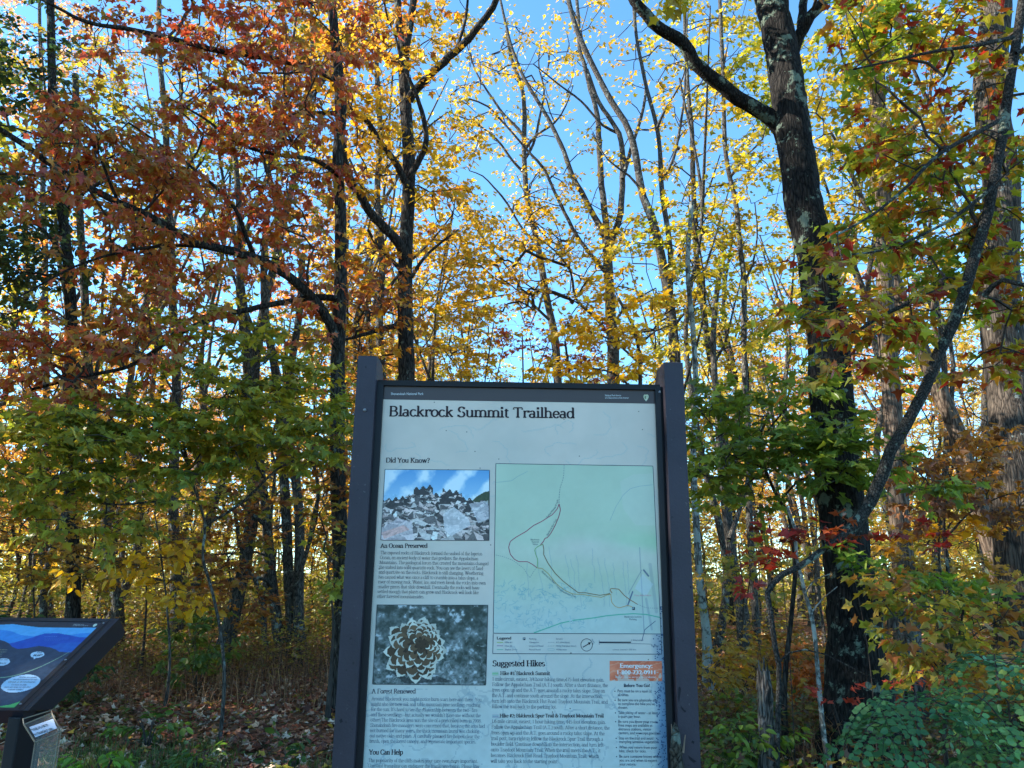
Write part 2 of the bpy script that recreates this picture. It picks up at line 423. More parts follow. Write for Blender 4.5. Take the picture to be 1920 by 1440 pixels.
# ------------------------------------------------------------------ serif lettering (pen strokes drawn here)
def _arc(cx, cy, rx, ry, a0, a1, n=9):
    a = np.radians(np.linspace(a0, a1, n)); return np.stack([cx + rx * np.cos(a), cy + ry * np.sin(a)], 1)
def _L(*v): return np.array(v, float).reshape(-1, 2)
def _s(x, y, w=2.7): return ('s', x, y, w)
X = 5.0; C_ = 7.3; AS = 7.8
GL = {
 'a': (4.6, [_arc(1.9, 1.35, 1.5, 1.35, 0, 360, 14), _L(3.4, .3, 3.4, 3.6), _arc(2.1, 3.5, 1.3, 1.5, 0, 155), _L(3.4, .4, 4.3, .1)]),
 'b': (5.2, [_L(1, 0, 1, AS), _arc(2.9, 2.5, 1.8, 2.5, 0, 360, 16), _s(.7, AS, 1.2)]),
 'c': (4.4, [_arc(2.4, 2.5, 1.9, 2.5, 40, 325, 14)]),
 'd': (5.4, [_L(4.2, 0, 4.2, AS), _arc(2.4, 2.5, 1.9, 2.5, 0, 360, 16), _s(3.9, AS, 1.2), _s(4.6, 0, 1.2)]),
 'e': (4.5, [_arc(2.3, 2.5, 1.8, 2.5, 0, 325, 15), _L(.6, 2.6, 4.1, 2.6)]),
 'f': (3.2, [_L(1.4, 0, 1.4, 6.3), _arc(2.6, 6.3, 1.2, 1.5, 180, 60), _L(.4, X, 2.9, X), _s(1.5, 0)]),
 'g': (4.8, [_arc(2.1, 3.4, 1.5, 1.6, 0, 360, 14), _L(1.2, 2.0, .9, 1.2, 1.5, .6, 3.3, .4), _arc(2.3, -.9, 1.9, 1.3, 60, 420, 14), _L(3.3, 4.6, 4.5, 4.9)]),
 'h': (5.6, [_L(1.1, 0, 1.1, AS), _arc(2.7, 3.3, 1.6, 1.7, 160, 0), _L(4.3, 3.3, 4.3, 0), _s(1.1, 0), _s(4.3, 0), _s(.8, AS, 1.2)]),
 'i': (2.6, [_L(1.3, 0, 1.3, X), _s(1.3, 0), _s(1.0, X, 1.2), ('d', 1.2, 7.0)]),
 'j': (2.6, [_L(1.4, X, 1.4, -1), _arc(.4, -1, 1, 1.2, 0, -90), _s(1.1, X, 1.2), ('d', 1.3, 7.0)]),
 'k': (5.3, [_L(1.1, 0, 1.1, AS), _L(1.3, 2.3, 3.9, X), _L(2.2, 3.0, 4.4, 0), _s(1.1, 0), _s(4.4, 0, 1.5), _s(4.0, X, 1.5), _s(.8, AS, 1.2)]),
 'l': (2.6, [_L(1.3, 0, 1.3, AS), _s(1.3, 0), _s(1.0, AS, 1.2)]),
 'm': (8.4, [_L(1.1, 0, 1.1, X), _arc(2.6, 3.4, 1.5, 1.6, 160, 0), _L(4.1, 3.4, 4.1, 0), _arc(5.7, 3.4, 1.6, 1.6, 160, 0), _L(7.3, 3.4, 7.3, 0), _s(1.1, 0), _s(4.1, 0), _s(7.3, 0), _s(.8, X, 1.2)]),
 'n': (5.6, [_L(1.1, 0, 1.1, X), _arc(2.7, 3.3, 1.6, 1.7, 160, 0), _L(4.3, 3.3, 4.3, 0), _s(1.1, 0), _s(4.3, 0), _s(.8, X, 1.2)]),
 'o': (5.0, [_arc(2.5, 2.5, 2.0, 2.5, 0, 360, 18)]),
 'p': (5.3, [_L(1.1, -2.3, 1.1, X), _arc(3.0, 2.5, 1.8, 2.5, 0, 360, 16), _s(1.1, -2.3), _s(.8, X, 1.2)]),
 'q': (5.3, [_L(4.2, -2.3, 4.2, X), _arc(2.4, 2.5, 1.8, 2.5, 0, 360, 16), _s(4.2, -2.3)]),
 'r': (4.0, [_L(1.1, 0, 1.1, X), _arc(2.9, 3.3, 1.8, 1.7, 165, 60), _s(1.2, 0, 2.1), _s(.8, X, 1.2), ('d', 3.6, 4.5)]),
 's': (3.9, [_arc(1.9, 3.7, 1.3, 1.3, 30, 250, 9), _arc(1.9, 1.35, 1.45, 1.35, 70, -150, 9)]),
 't': (3.2, [_L(1.4, 1.2, 1.4, 6.4), _arc(2.4, 1.2, 1.0, 1.2, 180, 310), _L(.3, X, 2.9, X)]),
 'u': (5.6, [_L(1.1, X, 1.1, 1.7), _arc(2.7, 1.7, 1.6, 1.7, 180, 340), _L(4.3, X, 4.3, 0), _s(.8, X, 1.2), _s(4.0, X, 1.2), _s(4.6, 0, 1.2)]),
 'v': (4.9, [_L(.8, X, 2.5, 0), _L(2.5, 0, 4.1, X), _s(.8, X, 1.7), _s(4.1, X, 1.5)]),
 'w': (7.4, [_L(.8, X, 2.4, 0), _L(2.4, 0, 3.7, X), _L(3.7, X, 5.2, 0), _L(5.2, 0, 6.6, X), _s(.8, X, 1.7), _s(3.7, X, 1.5), _s(6.6, X, 1.5)]),
 'x': (4.8, [_L(.7, X, 4.1, 0), _L(.7, 0, 4.1, X), _s(.8, X, 1.5), _s(4, X, 1.5), _s(.8, 0, 1.5), _s(4, 0, 1.5)]),
 'y': (4.9, [_L(.8, X, 2.6, .2), _L(1.2, -2.2, 2.6, .2, 4.1, X), _s(.8, X, 1.7), _s(4.1, X, 1.5)]),
 'z': (4.3, [_L(.6, X, 3.7, X), _L(3.7, X, .6, 0), _L(.6, 0, 3.8, 0)]),
 'A': (7.0, [_L(.9, 0, 3.4, C_), _L(3.4, C_, 6.1, 0), _L(1.8, 2.6, 5.1, 2.6), _s(.9, 0), _s(6.1, 0, 2.1)]),
 'B': (6.4, [_L(1.4, 0, 1.4, C_), _L(.5, C_, 3.2, C_), _arc(3.2, 5.55, 1.8, 1.75, 90, -90), _L(1.4, 3.8, 3.4, 3.8), _arc(3.4, 1.9, 2.2, 1.9, 90, -90), _L(.5, 0, 3.4, 0)]),
 'C': (6.6, [_arc(3.7, 3.65, 3.0, 3.75, 40, 325, 16), _L(6.1, 5.6, 6.1, 7.2)]),
 'D': (7.4, [_L(1.4, 0, 1.4, C_), _L(.5, C_, 3.2, C_), _arc(3.2, 3.65, 3.5, 3.65, 90, -90, 12), _L(.5, 0, 3.2, 0)]),
 'E': (6.0, [_L(1.4, 0, 1.4, C_), _L(.5, C_, 5.2, C_, 5.3, 5.8), _L(1.4, 3.8, 4.2, 3.8), _L(.5, 0, 5.4, 0, 5.6, 1.6)]),
 'F': (5.7, [_L(1.4, 0, 1.4, C_), _L(.5, C_, 5.2, C_, 5.3, 5.8), _L(1.4, 3.8, 4.2, 3.8), _s(1.5, 0, 2.3)]),
 'G': (7.2, [_arc(3.7, 3.65, 3.0, 3.75, 40, 340, 16), _L(6.2, 5.6, 6.2, 7.2), _L(6.1, .6, 6.1, 3.0), _s(6.1, 3.0)]),
 'H': (7.8, [_L(1.4, 0, 1.4, C_), _L(6.3, 0, 6.3, C_), _L(1.4, 3.8, 6.3, 3.8), _s(1.4, 0), _s(1.4, C_), _s(6.3, 0), _s(6.3, C_)]),
 'I': (3.4, [_L(1.7, 0, 1.7, C_), _s(1.7, 0), _s(1.7, C_)]),
 'K': (7.2, [_L(1.4, 0, 1.4, C_), _L(1.5, 3.0, 5.4, C_), _L(2.7, 4.1, 6.1, 0), _s(1.4, 0), _s(1.4, C_), _s(6.2, 0), _s(5.4, C_)]),
 'L': (5.9, [_L(1.4, 0, 1.4, C_), _s(1.4, C_), _L(.5, 0, 5.2, 0, 5.4, 1.8)]),
 'M': (9.0, [_L(1.4, 0, 1.4, C_), _L(1.4, C_, 4.4, .3), _L(4.4, .3, 7.5, C_), _L(7.5, C_, 7.5, 0), _s(1.4, 0), _s(1.2, C_, 1.4), _s(7.5, 0), _s(7.7, C_, 1.4)]),
 'N': (7.8, [_L(1.4, 0, 1.4, C_), _L(1.4, C_, 6.3, 0), _L(6.3, 0, 6.3, C_), _s(1.4, 0), _s(1.2, C_, 1.4), _s(6.3, C_)]),
 'O': (7.4, [_arc(3.7, 3.65, 3.1, 3.75, 0, 360, 20)]),
 'P': (6.0, [_L(1.4, 0, 1.4, C_), _L(.5, C_, 3.2, C_), _arc(3.2, 5.4, 2.1, 1.9, 90, -90), _L(1.4, 3.5, 3.2, 3.5), _s(1.5, 0, 2.2)]),
 'R': (6.8, [_L(1.4, 0, 1.4, C_), _L(.5, C_, 3.2, C_), _arc(3.2, 5.5, 1.9, 1.8, 90, -90), _L(1.4, 3.7, 3.2, 3.7), _L(3.3, 3.7, 6.0, 0), _s(1.4, 0), _s(6.1, 0, 1.4)]),
 'S': (5.4, [_arc(2.7, 5.5, 1.8, 1.9, 25, 255, 10), _arc(2.7, 1.85, 2.0, 1.95, 75, -155, 10), _L(4.3, 5.8, 4.4, 7.2), _L(.7, 1.6, .7, .1)]),
 'T': (6.6, [_L(3.3, 0, 3.3, C_), _L(.5, 5.9, .6, C_, 6.0, C_, 6.1, 5.9), _s(3.3, 0, 2.3)]),
 'W': (9.8, [_L(.8, C_, 3.0, 0), _L(3.0, 0, 4.9, C_), _L(4.9, C_, 7.0, 0), _L(7.0, 0, 9.0, C_), _s(.8, C_), _s(4.9, C_), _s(9, C_)]),
 'Y': (6.6, [_L(.8, C_, 3.3, 3.3), _L(3.3, 3.3, 5.8, C_), _L(3.3, 0, 3.3, 3.3), _s(3.3, 0, 2.3), _s(.8, C_), _s(5.8, C_, 1.6)]),
 '0': (5.0, [_arc(2.5, 3.4, 1.9, 3.4, 0, 360, 18)]), '1': (4.2, [_L(2.1, 0, 2.1, 6.9), _L(2.1, 6.8, .9, 5.9), _s(2.1, 0, 2.4)]),
 '2': (5.0, [_arc(2.4, 4.9, 1.7, 1.9, 160, -35, 9), _L(3.8, 3.8, .7, .2), _L(.6, .2, 4.4, .2)]), '4': (5.0, [_L(3.4, 0, 3.4, 6.8), _L(3.4, 6.8, .5, 2.2), _L(.5, 2, 4.6, 2), _s(3.4, 0)]),
 '5': (5.0, [_arc(2.3, 2.1, 1.9, 2.1, 110, -140, 11), _L(1.2, 3.8, 1.3, 6.8, 4.0, 6.8)]), '6': (5.0, [_arc(2.5, 2.1, 1.9, 2.1, 0, 360, 14), _arc(4, 2.4, 3.4, 4.4, 180, 105)]),
 '7': (4.8, [_L(.6, 6.8, 4.4, 6.8), _L(4.4, 6.8, 1.8, 0)]), '8': (5.0, [_arc(2.5, 5.1, 1.6, 1.7, 0, 360, 14), _arc(2.5, 1.8, 1.9, 1.8, 0, 360, 14)]),
 '3': (4.8, [_arc(2.2, 5.1, 1.6, 1.7, 150, -80, 9), _arc(2.2, 1.8, 1.9, 1.8, 80, -150, 9)]), '9': (5.0, [_arc(2.4, 4.7, 1.8, 2.1, 0, 360, 14), _arc(.9, 4.4, 3.4, 4.4, 0, -75)]),
 '.': (2.4, [('d', 1.2, .5)]), ',': (2.4, [('d', 1.2, .5), _L(1.5, .5, .8, -1.3)]), '!': (2.8, [_L(1.4, 2.2, 1.4, C_), ('d', 1.4, .5)]), ':': (2.4, [('d', 1.2, .6), ('d', 1.2, 4.2)]),
 '?': (4.4, [_arc(2.1, 5.6, 1.6, 1.7, 160, -80, 10), _L(2.3, 3.9, 2.1, 2.2), ('d', 2.1, .5)]), "'": (1.8, [_L(.9, 7.6, .8, 5.6)]), '-': (3.2, [_L(.5, 2.4, 2.7, 2.4)]), '_': (7, [_L(.3, 2.4, 6.7, 2.4)]),
 '(': (3.0, [_arc(3.2, 2.9, 2.2, 4.8, 120, 240)]), ')': (3.0, [_arc(-.2, 2.9, 2.2, 4.8, 60, -60)]), '/': (3.2, [_L(.4, -.5, 2.8, C_)]), '#': (5.4, [_L(1.5, 0, 2.3, 7), _L(3.4, 0, 4.2, 7), _L(.4, 2.3, 5, 2.3), _L(.6, 4.6, 5.2, 4.6)]),
 '&': (7.2, [_arc(2.9, 5.7, 1.3, 1.6, -30, 230, 10), _L(2.1, 4.6, 6.4, 0), _arc(2.7, 1.9, 2.1, 2.0, 110, 330, 10), _L(4.5, .9, 5.9, 3.8), _s(5.9, 3.8)]),
 ' ': (2.5, []),
}
for _c in 'JQUVXZ': GL.setdefault(_c, GL['I'])
def serif_width(s): return sum(GL[c][0] for c in s)
def serif(geo, s, place, sx, sy, thick=1.15, thin=.42, col=(0, 0, 0), mat=0):
    """place(x, y) -> 3D from text units scaled by sx, sy (arrays)"""
    x0 = 0
    V2 = []; F = []; n = 0
    for ch in s:
        adv, st = GL[ch]
        for k in st:
            if isinstance(k, tuple):
                if k[0] == 's': p = np.array([[k[1] - k[3] / 2, k[2] + (.2 if k[2] <= 0 else -.2)], [k[1] + k[3] / 2, k[2] + (.2 if k[2] <= 0 else -.2)]]); w = np.array([1, 1]) * max(thin, thick * .66)
                else: r = thick * .62; p = np.array([[k[1] - r, k[2]], [k[1] + r, k[2]]]); w = np.array([2 * r, 2 * r])
            else:
                p = k.copy(); T = np.gradient(p, axis=0); T = T / (np.linalg.norm(T, axis=1, keepdims=True) + 1e-9)
                w = thin + (thick - thin) * np.abs(T[:, 1]) ** 1.3
            p = p + [x0, 0]
            T = np.gradient(p, axis=0); T = T / (np.linalg.norm(T, axis=1, keepdims=True) + 1e-9)
            nn = np.stack([-T[:, 1], T[:, 0]], 1) * w[:, None] / 2
            m = len(p); V2.append(np.concatenate([p + nn, p - nn]))
            i = np.arange(m - 1) + n; F.append(np.stack([i + m, i + m + 1, i + 1, i], 1)); n += 2 * m
        x0 += adv
    if not V2: return
    V2 = np.concatenate(V2); F = np.concatenate(F)
    geo.add(place(V2[:, 0] * sx, V2[:, 1] * sy), F, mat, col)

# sans lettering from the built-in font
_sans = {}
def sans_mesh(s):
    if s in _sans: return _sans[s]
    cu = bpy.data.curves.new('t', 'FONT'); cu.body = s; cu.size = 1.0; cu.resolution_u = 3
    ob = bpy.data.objects.new('t', cu); COL.objects.link(ob)
    dg = bpy.context.evaluated_depsgraph_get(); dg.update()
    me = bpy.data.meshes.new_from_object(ob.evaluated_get(dg))
    n = len(me.vertices); co = np.empty(n * 3, np.float32); me.vertices.foreach_get('co', co)
    me.calc_loop_triangles(); k = len(me.loop_triangles); tr = np.empty(k * 3, np.int32); me.loop_triangles.foreach_get('vertices', tr)
    bpy.data.objects.remove(ob); bpy.data.curves.remove(cu); bpy.data.meshes.remove(me)
    co = co.reshape(-1, 3)[:, :2].astype(float); co[:, 0] -= co[:, 0].min()
    _sans[s] = (co, tr.reshape(-1, 3)); return _sans[s]

class Plane:
    """a printed board: pixel positions in the photograph -> places on the board's real plane"""
    def __init__(s, o, u, v):
        s.o = np.array(o, float); s.u = unit(np.array(u, float)); s.v = unit(np.array(v, float)); s.n = np.cross(s.u, s.v)   # n towards the viewer
    def px(s, x, y):
        d = ray(x, y); t = ((s.o - EYE) @ s.n) / (d @ s.n); q = EYE + d * t - s.o
        return np.array([q @ s.u, q @ s.v])
    def at(s, u, v, off=0):
        u = np.asarray(u, float); v = np.asarray(v, float)
        return s.o + u[..., None] * s.u + v[..., None] * s.v + s.n * off
    def serif(s, geo, txt, x0, yb, x1=None, cap=None, scale=None, off=.001, y1=None, col=(0, 0, 0), **kw):
        a = s.px(x0, yb)
        if scale is None:
            b = s.px(x1, yb if y1 is None else y1); W = np.linalg.norm(b - a); sx = W / serif_width(txt)
            dx = (b - a) / W
        else: sx = scale; dx = np.array([1.0, 0])
        sy = sx if cap is None else (s.px(x0, yb - cap)[1] - a[1]) / 7.3
        dy = np.array([-dx[1], dx[0]])
        serif(geo, txt, lambda x, y: s.at(a[0] + x * dx[0] + y * dy[0], a[1] + x * dx[1] + y * dy[1], off), sx, sy, col=col, **kw)
        return sx
    def sans(s, geo, txt, x0, yb, x1, cap, off=.001, y1=None, col=(0, 0, 0), mat=0):
        co, tr = sans_mesh(txt)
        a = s.px(x0, yb); b = s.px(x1, yb if y1 is None else y1); W = np.linalg.norm(b - a); dx = (b - a) / W; dy = np.array([-dx[1], dx[0]])
        sx = W / (co[:, 0].max() + 1e-6); sy = (s.px(x0, yb - cap)[1] - a[1]) / .70
        x = co[:, 0] * sx; y = co[:, 1] * sy
        geo.add(s.at(a[0] + x * dx[0] + y * dy[0], a[1] + x * dx[1] + y * dy[1], off), tr, mat, col)
        return sx
    def ribbon(s, geo, pts, wpx, off=.001, col=(0, 0, 0), dash=None, mat=0):
        q = np.array([s.px(*p) for p in pts]); sc = abs(s.px(pts[0][0] + 1, pts[0][1])[0] - q[0][0]); w = wpx * sc / 2
        seg = np.linalg.norm(np.diff(q, axis=0), axis=1); L = np.concatenate([[0], np.cumsum(seg)])
        if dash:
            da, db = dash[0] * sc, dash[1] * sc; t = 0
            while t < L[-1]:
                e = min(t + da, L[-1]); p = np.array([[np.interp(z, L, q[:, 0]), np.interp(z, L, q[:, 1])] for z in (t, e)]); s._rib(geo, p, w, off, col, mat); t += da + db
        else:
            t = np.linspace(0, L[-1], max(2, int(L[-1] / (3 * sc)))) if len(q) > 2 else L
            p = np.stack([np.interp(t, L, q[:, 0]), np.interp(t, L, q[:, 1])], 1)
            s._rib(geo, p, w, off, col, mat)
    def _rib(s, geo, p, w, off, col, mat):
        T = np.gradient(p, axis=0); T = T / (np.linalg.norm(T, axis=1, keepdims=True) + 1e-9); nn = np.stack([-T[:, 1], T[:, 0]], 1) * w
        a = p + nn; b = p - nn; m = len(p); V = s.at(np.concatenate([a[:, 0], b[:, 0]]), np.concatenate([a[:, 1], b[:, 1]]), off)
        i = np.arange(m - 1); geo.add(V, np.stack([i + m, i + m + 1, i + 1, i], 1), mat, col)
    def fill(s, geo, pts, off=.0005, col=(0, 0, 0), mat=0):
        q = np.array([s.px(*p) for p in pts]); geo.poly(s.at(q[:, 0], q[:, 1], off), mat, col)
    def pic(s, geo, quad, img, off=.0006, mat=0):
        """img (H,W,3) linear colours laid on the quad (TL,TR,BR,BL in photo pixels), one little tile per dot of ink"""
        H, W = img.shape[:2]; c = np.array([s.px(*p) for p in quad])
        a = np.linspace(0, 1, W + 1)[None, :, None]; b = np.linspace(0, 1, H + 1)[:, None, None]
        g = (c[0] * (1 - a) + c[1] * a) * (1 - b) + (c[3] * (1 - a) + c[2] * a) * b
        V = s.at(g[..., 0], g[..., 1], off).reshape(-1, 3)
        i = np.arange(H)[:, None] * (W + 1) + np.arange(W)[None]
        F = np.stack([i + W + 1, i + W + 2, i + 1, i], -1).reshape(-1, 4)
        geo.add(V, F, mat, img.reshape(-1, 3))

def vnoise(h, w, cell, seed=0, oct=4):
    r = np.random.default_rng(seed); out = np.zeros((h, w)); amp = 1; tot = 0
    for o in range(oct):
        c = max(1.0, cell / 2 ** o); gh, gw = int(h / c) + 3, int(w / c) + 3
        g = r.random((gh, gw)); y = np.arange(h) / c; x = np.arange(w) / c
        yi = y.astype(int); xi = x.astype(int); fy = (y - yi)[:, None]; fx = (x - xi)[None]
        fy = fy * fy * (3 - 2 * fy); fx = fx * fx * (3 - 2 * fx)
        v = g[yi][:, xi] * (1 - fy) * (1 - fx) + g[yi + 1][:, xi] * fy * (1 - fx) + g[yi][:, xi + 1] * (1 - fy) * fx + g[yi + 1][:, xi + 1] * fy * fx
        out += v * amp; tot += amp; amp *= .55
    return out / tot
def ppoly(img, pts, col, al=1.0):
    pts = np.asarray(pts, float); H, W = img.shape[:2]
    x0, y0 = np.floor(pts.min(0)).astype(int); x1, y1 = np.ceil(pts.max(0)).astype(int) + 1
    x0, y0 = max(x0, 0), max(y0, 0); x1, y1 = min(x1, W), min(y1, H)
    if x1 <= x0 or y1 <= y0: return
    X_, Y_ = np.meshgrid(np.arange(x0, x1) + .5, np.arange(y0, y1) + .5); ins = np.zeros(X_.shape, bool)
    n = len(pts)
    for i in range(n):
        ax, ay = pts[i]; bx, by = pts[(i + 1) % n]
        c = ((ay > Y_) != (by > Y_)); xx = (bx - ax) * (Y_ - ay) / ((by - ay) if by != ay else 1e-9) + ax
        ins ^= c & (X_ < xx)
    sub = img[y0:y1, x0:x1]; sub[ins] = sub[ins] * (1 - al) + np.asarray(col, float) * al
def pline(img, p, q, wd, col, al=1.0):
    p = np.array(p, float); q = np.array(q, float); H, W = img.shape[:2]
    x0 = max(int(min(p[0], q[0]) - wd - 1), 0); x1 = min(int(max(p[0], q[0]) + wd + 2), W); y0 = max(int(min(p[1], q[1]) - wd - 1), 0); y1 = min(int(max(p[1], q[1]) + wd + 2), H)
    if x1 <= x0 or y1 <= y0: return
    X_, Y_ = np.meshgrid(np.arange(x0, x1) + .5, np.arange(y0, y1) + .5); d = q - p; L = d @ d + 1e-9
    t = np.clip(((X_ - p[0]) * d[0] + (Y_ - p[1]) * d[1]) / L, 0, 1); D = np.hypot(X_ - p[0] - t * d[0], Y_ - p[1] - t * d[1])
    a = np.clip(wd / 2 + .5 - D, 0, 1)[..., None] * al
    img[y0:y1, x0:x1] = img[y0:y1, x0:x1] * (1 - a) + np.asarray(col, float) * a

# ------------------------------------------------------------------ the upright trailhead sign
M_POST = plain('painted_post', srgb(52, 46, 54), .55, .22, 5, .35, .35)
t_ = M_POST.node_tree; _b = t_.nodes['Principled BSDF']; _c = _b.inputs['Base Color'].links[0].from_socket; _tc = [n for n in t_.nodes if n.type == 'TEX_COORD'][0]
_n = node(t_, 'ShaderNodeTexNoise'); _n.inputs['Scale'].default_value = 55; _n.inputs['Detail'].default_value = 3; t_.links.new(_tc.outputs['Object'], _n.inputs['Vector'])
_f = ramp(t_, _n.outputs[0], [(.27, (1, 1, 1)), (.33, (0, 0, 0))]); _m = node(t_, 'ShaderNodeMixRGB'); _m.inputs[2].default_value = (.012, .012, .014, 1); t_.links.new(_f, _m.inputs[0]); t_.links.new(_c, _m.inputs[1])
_n2 = node(t_, 'ShaderNodeTexNoise'); _n2.inputs['Scale'].default_value = 90; _n2.inputs['Detail'].default_value = 4; t_.links.new(_tc.outputs['Object'], _n2.inputs['Vector'])
_f2 = ramp(t_, _n2.outputs[0], [(.70, (0, 0, 0)), (.76, (.5, .5, .5))]); _m2 = node(t_, 'ShaderNodeMixRGB'); _m2.inputs[2].default_value = (.16, .15, .15, 1); t_.links.new(_f2, _m2.inputs[0]); t_.links.new(_m.outputs[0], _m2.inputs[1]); t_.links.new(_m2.outputs[0], _b.inputs['Base Color'])
M_FRAME = plain('dark_frame', srgb(34, 33, 40), .35, .1, 9, .1, .4)
M_FRAMED = plain('sign_frame', srgb(19, 20, 26), .5, .12, 9, .1, .3)
M_INK = tintmat('printed_panel', .32, .35)
M_TEXT = tintmat('ink_text', .45, .2)
M_METAL = plain('dull_metal', (.2, .2, .21), .4, .2, 60, 0, .5)
a_ = R(1.0)
SGN = Plane(EYE + np.array([-math.sin(a_), math.cos(a_), 0]) * 2.40, (math.cos(a_), math.sin(a_), 0), (0, 0, 1))
uL = (SGN.px(720, 722)[0] + SGN.px(681, 1440)[0]) / 2; uR = (SGN.px(1229, 732)[0] + SGN.px(1250, 1440)[0]) / 2
vT = (SGN.px(720, 724)[1] + SGN.px(1229, 732)[1]) / 2; vB = SGN.px(960, 1440)[1] - .16
base = SGN.at((uL + uR) / 2, 0); base = np.array([base[0], base[1], 0])
gz0 = float(ground_z(base[0], base[1])); base[2] = gz0
sign = empty('trailhead_sign', base, 'tall upright trailhead sign with pale blue panel between two dark posts', 'sign')
AX = np.array([SGN.u, -SGN.n, SGN.v])
def board(name, u0, u1, v0, v1, d0, d1, mat, parent, bevel=.003):
    g = Geo(); g.box(SGN.at((u0 + u1) / 2, (v0 + v1) / 2, (d0 + d1) / 2), (u1 - u0, d1 - d0, v1 - v0), 0, AX)
    return g.build(name, [mat], parent, base, bevel=bevel)
pw = .062
zb = gz0 - .1 - EYE[2]
# posts (front faces 35 mm before the panel)
fp = Plane(SGN.o + SGN.n * .045, SGN.u, SGN.v)
def puv(x, y): return fp.px(x, y)
lx0 = (puv(672, 670)[0] + puv(621, 1440)[0]) / 2; lx1 = lx0 + pw
rx1 = (puv(1279, 680)[0] + puv(1316, 1440)[0]) / 2; rx0 = rx1 - pw
for x0, x1, top, lab in ((lx0, lx1, puv(690, 667)[1], 'dark square post with a round bolt head'), (rx0, rx1, puv(1262, 679)[1], 'dark square post with small black scuffs')):
    g = Geo(); yb_, yf = -.10, .045
    # slightly chamfered back top
    prof = [(yf, zb), (yf, top), (yb_ + .03, top), (yb_, top - .03), (yb_, zb)]
    A = SGN.at(np.full(5, x0), np.array([p[1] for p in prof]), 0) + SGN.n * np.array([p[0] for p in prof])[:, None]
    B = SGN.at(np.full(5, x1), np.array([p[1] for p in prof]), 0) + SGN.n * np.array([p[0] for p in prof])[:, None]
    g.add(np.vstack([A, B]), [[0, 1, 6, 5], [1, 2, 7, 6], [2, 3, 8, 7], [3, 4, 9, 8], [4, 0, 5, 9]]); g.poly(A[::-1]); g.poly(B)
    p = g.build('post', [M_POST], sign, base, bevel=.003); p['label'] = lab
g = Geo(); q = fp.px(684, 769)
g.tube([fp.at(q[0], q[1], -.002), fp.at(q[0], q[1], .004), fp.at(q[0], q[1], .007)], [.0055, .0055, .003], 12); g.poly(fp.at(q[0] + .003 * np.cos(np.arange(12) * PI / 6), q[1] + .003 * np.sin(np.arange(12) * PI / 6), .007))
g.build('bolt', [M_METAL], sign, base)
for pts in ([(1272, 1289), (1275, 1287), (1277, 1292), (1275, 1305), (1273, 1318), (1271, 1308)], [(1276, 1322), (1282, 1330), (1287, 1333), (1284, 1336), (1278, 1330)], [(1290, 1416), (1297, 1421), (1306, 1428), (1300, 1430), (1292, 1423)], [(1297, 1388), (1302, 1390), (1301, 1395), (1296, 1392)], [(1293, 1098), (1297, 1100), (1295, 1104)], [(640, 1128), (643, 1126), (644, 1131)], [(636, 1350), (641, 1347), (643, 1353), (638, 1356)]):
    g = Geo(); q = np.array([fp.px(*p) for p in pts])[::-1]; g.poly(fp.at(q[:, 0], q[:, 1], .0008), 0, (.014, .013, .018)); g.build('scuff_mark', [tintmat('scuff', .6, .2)] if 'scuff' not in bpy.data.materials else [bpy.data.materials['scuff']], sign, base)
# frame: mitred tubes
fw = .020
g = Geo()
def frame_bar(geo, c0, c1, i0, i1, f=.014, bk=-.022):
    o_ = [SGN.at(*c0, f), SGN.at(*c1, f), SGN.at(*i1, f - .002), SGN.at(*i0, f - .002)]; b_ = [SGN.at(*c0, bk), SGN.at(*c1, bk), SGN.at(*i1, bk), SGN.at(*i0, bk)]
    geo.add(o_ + b_, [[0, 1, 2, 3], [4, 7, 6, 5], [0, 4, 5, 1], [3, 2, 6, 7]])
fu0, fu1 = uL - fw, uR + .016; fv1 = vT + .017; fv0 = vB - .02
frame_bar(g, (fu0, fv1), (fu1, fv1), (uL, vT), (uR, vT)); frame_bar(g, (fu1, fv1), (fu1, fv0), (uR, vT), (uR, vB))
frame_bar(g, (fu1, fv0), (fu0, fv0), (uR, vB), (uL, vB)); frame_bar(g, (fu0, fv0), (fu0, fv1), (uL, vB), (uL, vT))
g.build('frame', [M_FRAMED], sign, base)
g = Geo(); q = SGN.px(1235, 736)
for k in range(9): 
    d_ = rng.normal(size=2) * .0018; r_ = .0007 + .0008 * rng.random(); th = np.arange(6) * PI / 3; g.poly(SGN.at(q[0] + d_[0] + r_ * np.cos(th), q[1] + d_[1] + r_ * np.sin(th), .0146 + k * 2e-5), 0, (.7, .7, .7))
g.build('paint_chip', [M_TEXT], sign, base)
for x0, x1 in ((lx1, fu0), (fu1, rx0)):
    if x1 > x0: board('side_strip', x0 + .001, x1 - .0005, fv0, fv1 - .004, -.04, .000, M_FRAMED, sign, 0)
# panel face: stains and weathering, lower part painted bluer with reflected sky
W_, H_ = 254, 390
yy, xx = np.mgrid[0:H_, 0:W_]; ty = yy / H_; tx = xx / W_
c_top = np.array([224, 204, 184.]); c_mid = np.array([216, 202, 186.]); c_bot = np.array([196, 206, 200.])
t1 = np.clip(ty / .45, 0, 1)[..., None]; t2 = np.clip((ty - .45) / .4, 0, 1)[..., None]
img = (c_top * (1 - t1) + c_mid * t1) * (1 - t2) + c_bot * t2
n1 = vnoise(H_, W_, 60, 1); n2 = vnoise(H_, W_, 14, 2); n3 = vnoise(H_, W_, 5, 3, 2)
img += ((n1 - .5) * 22)[..., None] * np.array([1, .6, .5]) + ((n2 - .5) * 9)[..., None] + ((n3 - .5) * 14 * np.clip((ty - .55) * 3, 0, 1))[..., None]
edge = np.clip((tx - .955 + .02 * (n2 - .5)) / .03, 0, 1) * np.clip((ty - .45) * 4, 0, 1)
img = img * (1 - .75 * edge[..., None]) + np.array([84, 124, 160]) * .75 * edge[..., None]
